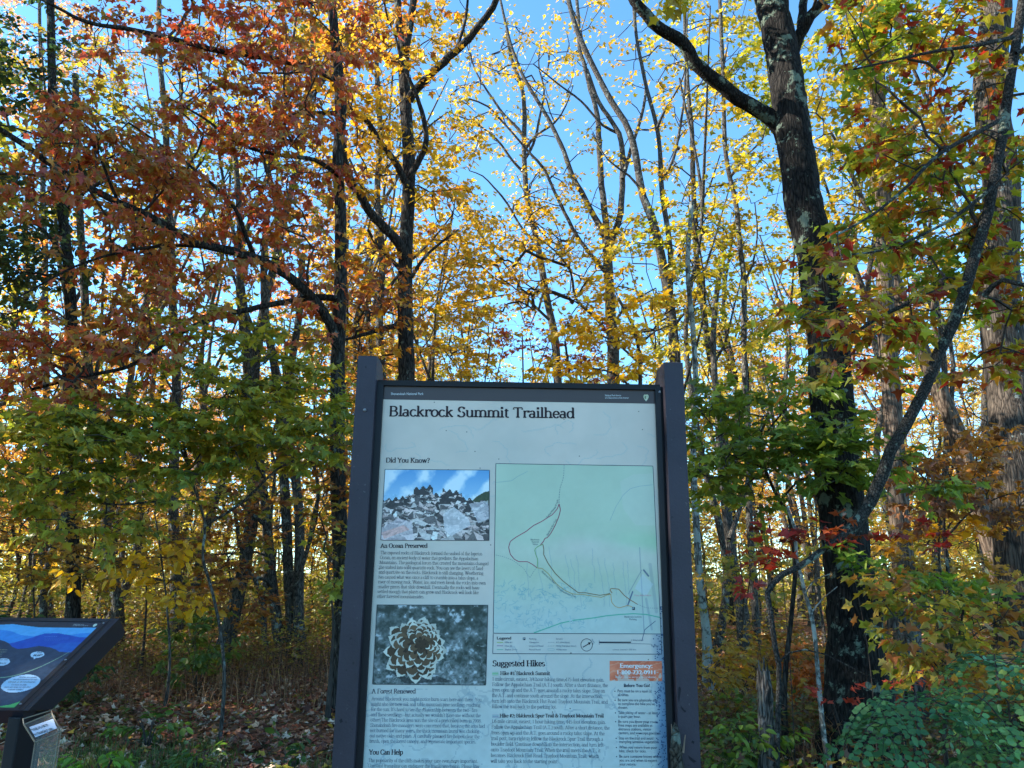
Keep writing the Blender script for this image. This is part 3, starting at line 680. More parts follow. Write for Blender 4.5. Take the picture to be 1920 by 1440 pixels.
spk = (rng.random((H_, W_)) < .16) * edge; img[spk > .3] = (62, 92, 124)
low = np.clip((ty - .62) * 5, 0, 1); streak = np.abs(vnoise(H_, W_, 22, 8, 3) - .5) < .012
img[(streak * low) > .4] *= np.array([.90, .92, .94])
streak = np.abs(vnoise(H_, W_, 12, 18, 3) - .5) < .010; img[(streak * np.clip((ty - .8) * 6, 0, 1)) > .4] *= np.array([.84, .88, .91])
for _ in range(60):
    x, y = rng.random() * W_, rng.random() * H_; img[int(y), int(x)] *= .55
for _ in range(26):                 # branched scratch marks in the wide blank area and below
    x, y = rng.random() * W_, (.1 + .16 * rng.random()) * H_; a = rng.random() * 6
    for k in range(14):
        a += rng.normal() * .5; x2, y2 = x + 3 * math.cos(a), y + 2.5 * math.sin(a); pline(img, (x, y), (x2, y2), .8, (150, 176, 178), .22); x, y = x2, y2
for _ in range(60):
    x, y = rng.random() * W_, (.62 + .36 * rng.random()) * H_; a = rng.random() * 6
    for k in range(12):
        a += rng.normal() * .6; x2, y2 = x + 2 * math.cos(a), y + 2 * math.sin(a); pline(img, (x, y), (x2, y2), .7, (120, 150, 165), .35); x, y = x2, y2
img *= .965; g = Geo(); gq = [(uL, vT), (uR, vT), (uR, vB), (uL, vB)]
class _UV(Plane):
    pass
def pic_uv(geo, pl, quad, img, off):
    old = pl.px; pl.px = lambda x, y: np.array([x, y]); pl.pic(geo, quad, img, off); del pl.px
pic_uv(g, SGN, gq, lin(img), 0.0)
panel = g.build('panel', [M_INK], sign, base)
board('back_board', uL + .001, uR - .001, vB, vT - .001, -.018, -.003, M_FRAME, sign, 0)
# header band
g = Geo(); q0 = SGN.px(720, 749)[1]
v1 = (q0 + SGN.px(1229, 757)[1]) / 2
g.poly([SGN.at(uL, v1, .0005), SGN.at(uR, v1, .0005), SGN.at(uR, vT, .0005), SGN.at(uL, vT, .0005)], 0, srgb(72, 56, 52))
g.build('header_band', [M_INK], panel, base)
panel.location = (0, 0, 0)
WHT = (.75, .75, .72); DK = srgb(44, 38, 48)
g = Geo()
SGN.sans(g, 'Shenandoah National Park', 733, 740.6, 794, 4.6, col=WHT); g.build('park_name', [M_TEXT], panel, base); g = Geo()
SGN.sans(g, 'National Park Service', 1134.6, 743, 1164.5, 3.3, col=WHT); SGN.sans(g, 'U.S. Department of the Interior', 1134.6, 747.4, 1179, 3.0, col=WHT)
g.build('header_text', [M_TEXT], panel, base)
g = Geo()     # arrowhead emblem
ah = [(1207, 741), (1209, 739.6), (1211, 740.6), (1213, 739.4), (1215.6, 741), (1216.2, 744.5), (1214.8, 748.5), (1211.3, 752.6), (1208, 748.5), (1206.3, 744.5)]
SGN.fill(g, ah, .001, srgb(205, 205, 170)); SGN.fill(g, [(1209, 742), (1211, 743), (1211, 749), (1208.2, 746)], .0013, srgb(104, 116, 84)); SGN.fill(g, [(1210, 749.5), (1212.6, 749), (1211.2, 751)], .0013, (.8, .8, .75)); SGN.fill(g, [(1212, 742), (1214, 742.5), (1213, 745)], .0013, srgb(150, 150, 120))
g.build('emblem', [M_TEXT], panel, base)
g = Geo(); SGN.serif(g, 'Blackrock Summit Trailhead', 728.5, 780, 1078, 18.2, y1=784, col=srgb(52, 36, 40), thick=1.35, thin=.75); g.build('title_text', [M_TEXT], panel, base)
g = Geo()
SGN.serif(g, 'Did You Know?', 723.3, 867, 805.8, 8.6, y1=867.6, col=DK, thick=1.4, thin=.6); g.build('heading', [M_TEXT], panel, base); g = Geo()
SGN.serif(g, 'An Ocean Preserved', 713.5, 1027, 801.6, 7.8, col=DK, thick=1.5, thin=.65); g.build('heading', [M_TEXT], panel, base); g = Geo()
SGN.serif(g, 'A Forest Renewed', 697, 1300, 779.5, 8.6, col=srgb(66, 66, 78), thick=1.25, thin=.5); g.build('heading', [M_TEXT], panel, base); g = Geo()
SGN.serif(g, 'You Can Help', 692, 1414.5, 755.4, 9, col=DK, thick=1.5, thin=.65); g.build('heading', [M_TEXT], panel, base); g = Geo()
SGN.serif(g, 'Suggested Hikes', 923.5, 1249, 1021.6, 10.6, col=DK, thick=1.5, thin=.65); g.build('heading', [M_TEXT], panel, base); g = Geo()
SGN.serif(g, 'Hike #1: Blackrock Summit', 938, 1265.5, 1031, 6.6, col=DK, thick=1.35, thin=.6); g.build('heading', [M_TEXT], panel, base); g = Geo()
SGN.serif(g, 'Hike #2: Blackrock Spur Trail & Trayfoot Mountain Trail', 937, 1345, 1132, 6.6, col=DK, thick=1.4, thin=.6)
g.build('heading', [M_TEXT], panel, base)
def block(geo, lines, ref, x0, x1, yb0, dy, xl0, xl1, cap, col):
    i = lines.index(ref); y = yb0 + dy * i
    sc = abs(SGN.px(x1, y)[0] - SGN.px(x0, y)[0]) / serif_width(ref)
    for k, l in enumerate(lines):
        t = k / max(1, len(lines) - 1); SGN.serif(geo, l, xl0 + (xl1 - xl0) * t, yb0 + dy * k, scale=sc, cap=cap, col=col, thick=.74, thin=.30)
g = Geo()
B1 = ["The exposed rocks of Blackrock formed the seabed of the Iapetus", "Ocean, an ancient body of water that predates the Appalachian", "Mountains. The geological forces that created the mountains changed", "the seabed into solid quartzite rock. You can see the layers of sand", "and quartzite on the rocks. Blackrock is still changing. Weathering", "has caused what was once a cliff to crumble into a talus slope, a", "river of moving rock. Water, ice, and roots break the rocks into even", "smaller pieces that slide downhill. Eventually the rocks will have", "settled enough that plants can grow and Blackrock will look like", "other forested mountainsides."]
block(g, B1, B1[2], 711, 915.5, 1039, 9.1, 713, 707, 6.2, srgb(44, 50, 66))
B2 = ["Around Blackrock you might notice burn scars here and there. You", "might also see new oak and table mountain pine seedlings reaching", "for the sun. It's hard to see the relationship between the two_fire", "and these seedlings_but actually we wouldn't have one without the", "other! The Blackrock area was the site of a prescribed burn in 2008.", "Shenandoah fire managers were concerned that, because the area had", "not burned for many years, the thick mountain laurel was choking", "out native oaks and pines. A carefully planned fire helped clear the", "brush, open the forest canopy, and regenerate important species."]
block(g, B2, B2[5], 694, 909, 1313, 9.9, 696.6, 692.8, 6.6, srgb(62, 84, 108))
block(g, ["The popularity of the cliffs makes your care even more important.", "Constant trampling can endanger the fragile vegetation. Please stay"], "The popularity of the cliffs makes your care even more important.", 690.5, 896, 1428.5, 10, 690.5, 689.8, 6.6, srgb(50, 66, 84))
g.build('left_column_text', [M_TEXT], panel, base)
g = Geo()
H1 = ["1-mile circuit, easiest, 3/4 hour hiking time, 175-foot elevation gain.", "Follow the Appalachian Trail (A.T.) south. After a short distance, the", "trees open up and the A.T. goes around a rocky talus slope. Stay on", "the A.T. and continue south around the slope. At the intersection,", "turn left onto the Blackrock Hut Road-Trayfoot Mountain Trail, and", "follow the trail back to the parking lot."]
block(g, H1, H1[1], 923, 1140, 1275.8, 10.35, 923, 922, 6.8, srgb(48, 70, 92))
H2 = ["1.6-mile circuit, easiest, 1 hour hiking time, 445-foot elevation gain.", "Follow the Appalachian Trail (A.T.) south. After a short distance, the", "trees open up and the A.T. goes around a rocky talus slope. At the", "trail post, turn right to follow the Blackrock Spur Trail through a", "boulder field. Continue downhill to the intersection, and turn left", "onto Trayfoot Mountain Trail. When the trail meets the A.T., it", "becomes Blackrock Hut Road-Trayfoot Mountain Trail, which", "will take you back to the starting point."]
block(g, H2, H2[1], 921.7, 1143.3, 1355.3, 10.65, 921.7, 920, 6.8, srgb(44, 62, 82))
g.build('hikes_text', [M_TEXT], panel, base)
g = Geo()
for y in (1260.7, 1340.3):
    c = srgb(132, 170, 90) if y < 1300 else srgb(150, 120, 160)
    SGN.fill(g, [(923, y), (934.5, y), (934.5, y + 4.8), (923, y + 4.8)], .0008, srgb(170, 205, 190)); SGN.ribbon(g, [(923, y), (934.5, y)], .6, .0012, c); SGN.ribbon(g, [(923, y + 4.8), (934.5, y + 4.8)], .6, .0012, c); SGN.ribbon(g, [(923, y + 2.4), (934.5, y + 2.4)], 1.2, .0012, c)
    g.build('trail_key', [M_TEXT], panel, base); g = Geo()
g = Geo()
BUL = [(["Pets must be on a leash at", "all times."], 975, 23), (["Be sure you are physically able", "to complete the hike you've", "chosen."], 1030, 23), (["Take plenty of water - at least", "a quart per hour."], 1108, 23), (["Be sure you know your route.", "Free maps are available at", "entrance stations, visitor", "centers, and www.nps.gov/shen"], 1162, 23.4), (["Stay on the trail and avoid", "trampling sensitive vegetation."], 1264, 22), (["When you return from your", "hike, check for ticks."], 1320, 23), (["Be sure someone knows where", "you are and when to expect", "your return."], 1376, 24)]
ref, _t = sans_mesh("trampling sensitive vegetation."); ssc = abs(SGN.px(1237.6, 1393)[0] - SGN.px(1160.6, 1393)[0]) / ref[:, 0].max() * .97
CB = srgb(40, 58, 82)
for ls, y0, dy in BUL:
    for k, l in enumerate(ls):
        y = 1000 + (y0 + dy * k) / 3.273; xl = 1158 + (y - 1298) * .026
        co, tr = sans_mesh(l); a = SGN.px(xl, y); sy = (SGN.px(xl, y - 5.4)[1] - a[1]) / .7
        g.add(SGN.at(a[0] + co[:, 0] * ssc, a[1] + co[:, 1] * sy, .001), tr, 0, CB)
        if k == 0: SGN.fill(g, [(xl - 5.2 + math.cos(i) * 1.1, y - 1.9 + math.sin(i) * 1.1) for i in np.arange(8) * -PI / 4], .001, CB)
SGN.sans(g, 'Before You Go!', 1169.8, 1288, 1218, 6.2, col=srgb(30, 40, 62)); SGN.sans(g, 'Before You Go!', 1170.2, 1288, 1218.4, 6.2, off=.0012, col=srgb(30, 40, 62))
g.build('safety_text', [M_TEXT], panel, base)
# emergency box
im = np.zeros((44, 116, 3)) + np.array([216, 112, 80.]); nn = vnoise(44, 116, 18, 5, 4); n_ = vnoise(44, 116, 7, 6, 3)
im += ((nn - .5) * 70)[..., None] * np.array([1, 1.1, .9])
yy, xx = np.mgrid[0:44, 0:116]; wd = ((yy / 44) * 1.1 + (np.abs(xx / 116 - .3)) * -.25 + (n_ - .5) * 1.6 > .92); im[wd] = im[wd] * .35 + np.array([190, 205, 200]) * .65
dg_ = (np.sin((xx * .35 + yy * .9) * .42 + nn * 6) > .82); im[dg_] = im[dg_] * .7 + np.array([226, 190, 165]) * .3
g = Geo(); SGN.pic(g, [(1143, 1239), (1241, 1239.5), (1241.5, 1277), (1143, 1276.5)], lin(im), .0006); eb = g.build('emergency_box', [M_INK], panel, base)
g = Geo()
for o in (0, .35, .7):
    SGN.sans(g, 'Emergency:', 1162.8 + o, 1252, 1222.6 + o, 8.2, .001 + o * .0003, col=srgb(226, 226, 222)); SGN.sans(g, '1-800-732-0911', 1157.6 + o, 1264, 1228 + o, 7.4, .001 + o * .0003, col=srgb(226, 226, 222))
SGN.sans(g, '(cell phone service is unreliable)', 1158, 1271, 1230, 3.6, col=srgb(220, 214, 206))
g.build('emergency_text', [M_TEXT], panel, base)
# rock photo
Hh, Ww = 132, 198; im = np.zeros((Hh, Ww, 3)); yy, xx = np.mgrid[0:Hh, 0:Ww]
sk = np.array([86, 150, 205.]) * (1 - yy / 60.)[..., None] + np.array([150, 196, 226.]) * (yy / 60.)[..., None]
cl = np.clip((vnoise(Hh, Ww, 34, 21, 5) + .25 * np.sin((xx + yy * .9) * .09) - .45) * 3.2, 0, 1)[..., None]; im = sk * (1 - cl) + np.array([205, 226, 238]) * cl
r2 = np.random.default_rng(5)
def ridge(x): return 46 + 14 * abs(x / Ww - .45) * 2.0 + (-14 if .28 < x / Ww < .46 else 0) + (-10 if .55 < x / Ww < .73 else 0) + 3 * math.sin(x * .5)
def rock(cx, cy, s):
    n = r2.integers(5, 8); a = np.sort(r2.random(n) * 6.283); r = s * (.6 + .6 * r2.random(n)); p = np.stack([cx + 1.3 * r * np.cos(a), cy + .75 * r * np.sin(a)], 1)
    dkc = np.array([52, 48, 50]) + r2.random() * 40; q_ = r2.random(); lt = np.array([232, 232, 232]) - np.array([6, 22, 24]) * q_ - r2.random() * 60
    ppoly(im, p + [0, s * .18], dkc * .55); ppoly(im, p, dkc + r2.random() * 20)
    c = p.mean(0) + r2.normal(size=2) * s * .2; i0 = r2.integers(0, n); k = r2.integers(2, n - 1)
    ppoly(im, np.vstack([c, p[(i0 + np.arange(k + 1)) % n]]), lt); 
    j = (i0 + k) % n; ppoly(im, np.vstack([c, p[j], p[(j + 1) % n]]), lt * .62)
    for _ in range(int(s / 4)):
        q = c + r2.normal(size=2) * s * .35; pline(im, q, q + r2.normal(size=2) * s * .45, .8, (60, 55, 66), .5)
for x in range(0, Ww, 2):
    h = ridge(x); im[int(h):, x:x + 2] = (48, 44, 48)
ppoly(im, [(165, 60), (175, 50), (188, 42), (198, 40), (198, 62)], (52, 66, 42))
for k in range(230):
    t = (k / 230) ** 1.0; x = r2.random() * Ww; h = ridge(x); y = h + 2 + t * (Hh - h + 6); rock(x, y, 4 + 19 * t * (.5 + .8 * r2.random()))
ppoly(im, [(0, 108), (30, 92), (56, 98), (60, 132), (0, 132)], (206, 198, 206), .65); ppoly(im, [(0, 118), (40, 104), (52, 112), (6, 130)], (214, 160, 150), .6)
ppoly(im, [(112, 84), (132, 70), (160, 92), (164, 104), (128, 124), (116, 112)], (206, 208, 214), .8); ppoly(im, [(160, 64), (196, 58), (198, 92), (178, 100)], (200, 200, 208), .7)
nzz = (vnoise(Hh, Ww, 3, 40, 2) - .5)[..., None] * 34; im[46:] += nzz[46:]
g = Geo(); rq = [(722, 880), (918, 881.5), (917, 1013.5), (714, 1013)]
SGN.pic(g, rq, np.clip(lin(im) * [1.25, 1.1, 1.0], 0, .9), .0006); SGN.ribbon(g, rq + [rq[0]], 1.0, .0012, srgb(30, 40, 55))
g.build('rock_photograph', [M_INK], panel, base)
# pine cone photo
Hh, Ww = 150, 210; yy, xx = np.mgrid[0:Hh, 0:Ww]; r2 = np.random.default_rng(9)
b1 = vnoise(Hh, Ww, 26, 31, 4); b2 = vnoise(Hh, Ww, 9, 32, 3); b3 = vnoise(Hh, Ww, 4, 33, 2); dn = np.clip(yy / Hh, 0, 1)
v = (b1 * .4 + b2 * .6 * (1 - dn * .3) + b3 * dn * .35); v = np.clip((v - .38) * 2.6, 0, 1)[..., None]
im = np.array([44, 60, 56.]) * (1 - v) + np.array([150, 158, 158.]) * v; hl = np.clip((b2 - .66) * 8, 0, 1)[..., None]; im = im * (1 - hl) + np.array([196, 204, 206]) * hl
for _ in range(260):
    x, y = r2.random() * Ww, (.45 + .55 * r2.random()) * Hh; a = r2.random() * 3.14; l = 2 + 7 * r2.random(); c = r2.choice([60, 120, 175]); pline(im, (x, y), (x + l * math.cos(a), y + l * math.sin(a)), 1, (c, c + 6, c + 4), .7)
cx, cy, rx, ry = 74, 86, 47, 52
ppoly(im, [(cx + (rx - 3) * math.cos(t), cy + (ry - 4) * math.sin(t)) for t in np.linspace(0, 6.28, 30)], (62, 46, 34)); ppoly(im, [(30, 124), (70, 140), (120, 134), (150, 144), (60, 148)], (30, 36, 38), .6)
fx, fy = 96, 66
for k in range(58, 1, -1):
    a = k * 2.39996 + r2.normal() * .10; f = math.sqrt(k / 58.) * (1 + r2.normal() * .03); x = fx + (cx - fx) * f + (rx + 2) * f * math.cos(a); y = fy + (cy - fy) * f + (ry + 1) * f * math.sin(a); s = 4.0 + 8.6 * f
    ca, sa = math.cos(a), math.sin(a)
    def q(u, v_): return (x + u * ca - v_ * sa, y + u * sa + v_ * ca)
    ppoly(im, [q(-s * 1.2, -s * .75), q(s * .2, -s * .95), q(s * .9, 0), q(s * .2, s * .95), q(-s * 1.2, s * .75)], np.array([104, 82, 60]) * (.6 + .5 * r2.random()))
    ppoly(im, [q(-s * .05, -s * .9), q(s * .5, -s * .7), q(s * .95, -s * .2), q(s * 1.15, 0), q(s * .95, s * .2), q(s * .5, s * .7), q(-s * .05, s * .9), q(s * .45, s * .35), q(s * .5, -s * .35)], np.array([222, 222, 206]) * (.82 + .2 * r2.random()))
    ppoly(im, [q(-s * 1.2, -s * .5), q(-s * .5, 0), q(-s * 1.2, s * .5)], (46, 34, 26))
g = Geo(); cq = [(707, 1134), (915, 1134.5), (911, 1284.5), (698.5, 1283)]
SGN.pic(g, cq, lin(im) * .9, .0006); SGN.ribbon(g, cq + [cq[0]], 1.0, .0012, srgb(30, 40, 55)); g.build('cone_photograph', [M_INK], panel, base)
# map
Hh, Ww = 300, 300; yy, xx = np.mgrid[0:Hh, 0:Ww]; ty = yy / Hh; tx = xx / Ww; n1 = vnoise(Hh, Ww, 70, 51, 3); n2 = vnoise(Hh, Ww, 8, 52, 3)
im = np.zeros((Hh, Ww, 3)) + np.array([188, 200, 172.])
bd = np.clip((ty - (.41 + .05 * np.sin(tx * 7)) ) * 9, 0, 1) * np.clip(((.60 + .12 * tx) - ty) * 5 + .4 * 0, 0, 1)
im = im * (1 - bd[..., None] * .8) + np.array([216, 204, 192.]) * bd[..., None] * .8
gl = np.clip((tx - .45) * 3, 0, 1) * np.exp(-((ty - .38 - .1 * tx) / .06) ** 2); im += (gl * -14)[..., None] * np.array([1.6, .1, 1])
lo = np.clip((ty - .66) * 4, 0, 1)[..., None]; im = im * (1 - lo * .8) + np.array([184, 198, 192.]) * lo * .8
ppoly(im, [(236, 30), (262, 16), (300, 14), (300, 110), (262, 110), (240, 80)], (212, 206, 196), .25)
im += ((n1 - .5) * 16)[..., None] + ((n2 - .5) * 8 * (.3 + ty))[..., None]
r2 = np.random.default_rng(3)
for cxx in (180, 190, 203, 218, 150, 140, 130, 60, 76, 100, 236, 244):
    x = cxx; y = 150 + r2.random() * 30
    for k in range(int(12 + r2.random() * 14)): x2 = x + r2.normal() * .8 + .4; y2 = y + 4; pline(im, (x, y), (x2, y2), .7, (110, 140, 160), .45); x, y = x2, y2
for _ in range(150):
    x, y = r2.random() * Ww * .6, (.72 + .26 * r2.random()) * Hh; a = r2.random() * 6
    for k in range(6): a += r2.normal() * .9; x2, y2 = x + 2.4 * math.cos(a), y + 2 * math.sin(a); pline(im, (x, y), (x2, y2), .7, (92, 150, 164), .45); x, y = x2, y2
for (p, q_, wd, al) in (((268, 150), (270, 300), 1.4, .4), ((276, 240), (284, 292), 4, .2), ((286, 180), (294, 262), 6, .16), ((252, 228), (242, 252), 2.4, .8), ((274, 190), (282, 200), 3.0, .8), ((244, 232), (270, 190), .8, .6)): pline(im, p, q_, wd, (66, 84, 116), al)
ppoly(im, [(256, 222), (272, 196), (290, 215), (276, 236)], (206, 214, 238), .3)
def Z(x, y): return (900 + x / 3.692, 850 + y / 3.692)
mq = [Z(110, 71), Z(1197, 88), Z(1252, 1250), Z(92, 1245)]
g = Geo(); SGN.pic(g, mq, lin(im), .0006); mp_ = g.build('trail_map', [M_INK], panel, base)
g = Geo()
lq = [mq[3], mq[2], Z(1257, 1390), Z(88, 1386)]
SGN.ribbon(g, mq + [mq[0]], 1.0, .0010, srgb(40, 60, 80)); SGN.ribbon(g, [lq[0], lq[3]], 1, .0010, srgb(40, 60, 80)); SGN.ribbon(g, [lq[3], lq[2]], 1.1, .0012, srgb(40, 60, 80)); SGN.ribbon(g, [lq[2], lq[1]], 1, .0010, srgb(40, 60, 80))
def zr(pts, w_, col, off=.001, dash=None): SGN.ribbon(g, [Z(*p) for p in pts], w_, off, srgb(*col), dash)
zr([(582, 80), (580, 150), (572, 190), (555, 235), (548, 290), (547, 345)], .8, (84, 104, 120), dash=(3, 1.6))
zr([(547, 350), (535, 385), (500, 425), (430, 470), (370, 500), (320, 540), (250, 580), (210, 610), (198, 650), (210, 700), (240, 735), (270, 750), (330, 750), (365, 770), (395, 793)], 1.3, (160, 60, 92))
zr([(547, 350), (557, 390), (545, 440), (520, 500), (490, 555), (465, 585), (448, 588), (440, 610), (418, 635)], 1.3, (150, 48, 80), .0012)
zr([(435, 630), (400, 645), (378, 665), (385, 700), (400, 735), (395, 793)], 1.3, (120, 168, 100), .0011)
zr([(435, 630), (442, 665), (440, 700), (470, 760), (520, 830), (570, 880), (620, 920), (680, 965), (730, 965), (830, 983), (900, 970)], 1.3, (130, 104, 70), .0013)
zr([(395, 793), (430, 797), (470, 830), (530, 905), (590, 950), (640, 973), (720, 978), (790, 990), (840, 997), (880, 980), (905, 975)], 1.2, (176, 148, 96), .0011)
zr([(915, 968), (898, 945), (905, 935), (960, 940), (1000, 985), (1040, 1015), (1090, 1045)], 1.3, (150, 104, 66), .0012)
zr([(905, 975), (910, 1030), (935, 1060), (965, 1070), (1020, 1053), (1050, 1060), (1060, 1072)], 1.2, (196, 156, 100), .0011)
zr([(108, 703), (160, 715), (230, 742), (300, 795), (345, 862), (370, 820), (390, 793)], .7, (96, 120, 134), dash=(2.4, 1.6)); zr([(1090, 1045), (1150, 1070), (1235, 1072)], .7, (96, 120, 134), dash=(2.4, 1.6))
zr([(372, 1243), (450, 1215), (560, 1175), (650, 1155), (780, 1140), (870, 1125), (970, 1115), (1060, 1110), (1150, 1115), (1245, 1136)], 1.9, (96, 176, 148))
zr([(112, 202), (220, 190), (260, 160), (330, 125)], .5, (120, 160, 168)); zr([(1195, 218), (1100, 228), (1040, 245), (990, 290), (940, 370), (900, 465)], .5, (120, 156, 168))
SGN.fill(g, [Z(1052, 1064), Z(1072, 1064), Z(1072, 1084), Z(1052, 1084)], .0012, srgb(24, 32, 46)); SGN.fill(g, [Z(630, 1150), Z(642, 1161), Z(630, 1172), Z(618, 1161)], .0013, srgb(196, 220, 214)); SGN.fill(g, [Z(630, 1155), Z(636, 1164), Z(624, 1164)], .0016, srgb(60, 80, 90))
SGN.fill(g, [Z(297, 1275), Z(314, 1275), Z(314, 1292), Z(297, 1292)], .0012, srgb(24, 32, 46))
for y, c in ((1308, (150, 176, 90)), (1332, (160, 120, 150)), (1358, (110, 176, 150))): zr([(117, y), (160, y)], 1.2, c)
zr([(470, 1308), (515, 1308)], .6, (96, 120, 134), dash=(2, 1)); zr([(470, 1333), (515, 1333)], .6, (96, 120, 134), dash=(2, 1)); zr([(470, 1352), (516, 1352), (516, 1366), (470, 1366), (470, 1352)], .5, (130, 170, 170))
zr([(738 + 40 * math.cos(t), 1326 + 43 * math.sin(t)) for t in np.linspace(0, 6.283, 26)], .9, (30, 40, 56)); zr([(712, 1342), (762, 1312)], 1.4, (20, 28, 40)); SGN.fill(g, [Z(768, 1308), Z(757, 1326), Z(746, 1308)], .0013, srgb(20, 28, 40))
zr([(825, 1307), (1045, 1308)], 2.0, (24, 34, 50)); zr([(825, 1312), (1187, 1320), (1187, 1334)], .7, (70, 90, 110)); zr([(825, 1292), (825, 1325)], .7, (70, 90, 110)); zr([(1120, 1300), (1140, 1220), (1215, 1160)], 1.1, (70, 90, 120))
def zt(t_, x0, y0, x1, cap, col=(60, 78, 98), y1=None):
    p = Z(x0, y0); q_ = Z(x1, y0 if y1 is None else y1); SGN.sans(g, t_, p[0], p[1], q_[0], cap / 3.692, .0016, y1=q_[1], col=srgb(*col))
zt('P', 1056, 1080, 1067, 13, (200, 225, 230)); zt('P', 301, 1289, 310, 11, (200, 225, 230))
zt('Blackrock', 351, 602, 412, 11); zt('Summit', 358, 618, 407, 11); zt('Vistas', 363, 634, 401, 11)
zt('Blackrock Summit', 1000, 1137, 1118, 12); zt('Parking', 1034, 1154, 1084, 12)
zt('Trayfoot Mountain', 465, 450, 528, 12, y1=372); zt('Trail', 530, 368, 543, 12, y1=325); zt('Blackrock Spur Trail', 470, 570, 532, 12, y1=460)
zt('Blackrock Hut Road-', 426, 822, 520, 12, y1=908); zt('Trayfoot', 524, 915, 560, 12, y1=956); zt('Mountain Trail', 566, 960, 660, 12, y1=998)
zt('You Are Here', 1065, 988, 1185, 11, (214, 130, 150))
zt('Legend', 117, 1288, 214, 20, (22, 32, 48)); zt('Legend', 118.5, 1288, 215.5, 20, (22, 32, 48))
for t_, x0, y0, x1 in (('Hike #1', 172, 1313, 222), ('Hike #2', 172, 1338, 222), ('Skyline Drive', 172, 1363, 258), ('Parking', 340, 1289, 390), ('Viewpoint', 340, 1313, 408), ('Unpaved Road', 340, 1338, 438), ('Paved Road', 340, 1363, 418), ('Stream', 527, 1289, 572), ('A.T. (white blazes)', 527, 1313, 620), ('Hiking Trail (blue blazes)', 527, 1338, 665), ('Wilderness', 527, 1363, 600), ('2 Kilometers', 1045, 1297, 1130), ('2 Miles', 1190, 1337, 1237), ('contour interval = 200 feet', 918, 1363, 1080), ('North', 771, 1290, 789)): zt(t_, x0, y0, x1, 11, (80, 104, 122), y1=(1315 if t_ == 'North' else None))
g.build('map_lines', [M_TEXT], panel, base)

# ------------------------------------------------------------------ the low slanted wayside panel at the left
d1, d2 = 3.15, 3.15 / 1.233
def PF(px, py, d): return EYE + ray(px, py) * d
A0 = PF(215.5, 1160, d1); A1 = PF(43, 1332.5, d2); Xs = (A0[0] + A1[0]) / 2; A0[0] = A1[0] = Xs
vv = unit(A0 - A1)
WAY = Plane(A1, (1, 0, 0), vv)
hgt = np.linalg.norm(A0 - A1)
wb = np.array([Xs - .45, A1[1] + .1, float(ground_z(Xs, A1[1]))])
way = empty('wayside_exhibit', wb, 'low slanted park exhibit with blue mountain artwork on a dark post', 'sign')
WW_, FB = 1.06, .042
n_ = WAY.n
def wuv(u, v, off=0): return WAY.at(u, v, off)
g = Geo()
def wbar(c0, c1, i0, i1, f=.0, bk=-.05):
    g.add([wuv(*c0, f), wuv(*c1, f), wuv(*i1, f - .003), wuv(*i0, f - .003), wuv(*c0, bk), wuv(*c1, bk), wuv(*i1, bk), wuv(*i0, bk)], [[0, 1, 2, 3], [4, 7, 6, 5], [0, 4, 5, 1], [3, 2, 6, 7]])
fb = .020
wbar((-WW_, hgt), (0, hgt), (-WW_ + FB, hgt - fb), (-FB, hgt - fb)); wbar((0, hgt), (0, 0), (-FB, hgt - fb), (-FB, fb)); wbar((0, 0), (-WW_, 0), (-FB, fb), (-WW_ + FB, fb)); wbar((-WW_, 0), (-WW_, hgt), (-WW_ + FB, fb), (-WW_ + FB, hgt - fb))
g.build('frame', [M_FRAME], way, wb)
g = Geo()      # groove line along the right rail
g.poly([wuv(-.018, hgt - .01, .0008), wuv(-.020, .01, .0008), wuv(-.017, .01, .0008), wuv(-.015, hgt - .01, .0008)], 0, (.01, .01, .012)); g.build('rail_groove', [M_TEXT], way, wb)
for k in (.06, .5, .94):
    g = Geo(); c_ = np.array([-.031, hgt * k]); th = np.arange(10) * PI / 5; g.poly(wuv(c_[0] + .0042 * np.cos(th), c_[1] + .0042 * np.sin(th), .0012), 0); g.tube([wuv(c_[0], c_[1], -.001), wuv(c_[0], c_[1], .0012)], .0042, 10); g.build('screw', [M_METAL], way, wb)
# side plates (traced in the plane x = Xs), 18 mm thick
sp = []
for x, y in ((43, 1332.5), (215.5, 1160), (225, 1180), (224.5, 1192), (108, 1311), (87, 1330)):
    d = ray(x, y); t = (Xs + .001 - EYE[0]) / d[0]; sp.append(EYE + d * t)
sp = np.array(sp)
for xo in (0.001, -WW_ - .019):
    g = Geo(); a = sp.copy(); a[:, 0] = Xs + xo; b = a.copy(); b[:, 0] += .018
    m = len(a); g.poly(a[::-1]); g.poly(b); g.add(np.vstack([a, b]), [[i, (i + 1) % m, (i + 1) % m + m, i + m] for i in range(m)])
    g.build('side_plate', [M_FRAME], way, wb)
# posts
zf = A1[2] - .0; py0 = A1[1]
for xo in (-.042, -WW_ + .004):
    g = Geo(); g.box([Xs + xo + .021, py0 + .068, (zf - .02 + wb[2] - .1) / 2], [.040, .15, zf - .02 - wb[2] + .1], 0)
    g.build('post', [M_FRAMED], way, wb, bevel=.004)
# art
ipx = [WAY.px(188, 1166.5), WAY.px(24, 1331)]
u1_, v1_ = -FB, hgt - fb; v0_ = fb; u0_ = -WW_ + FB
Hh, Ww = 200, 380
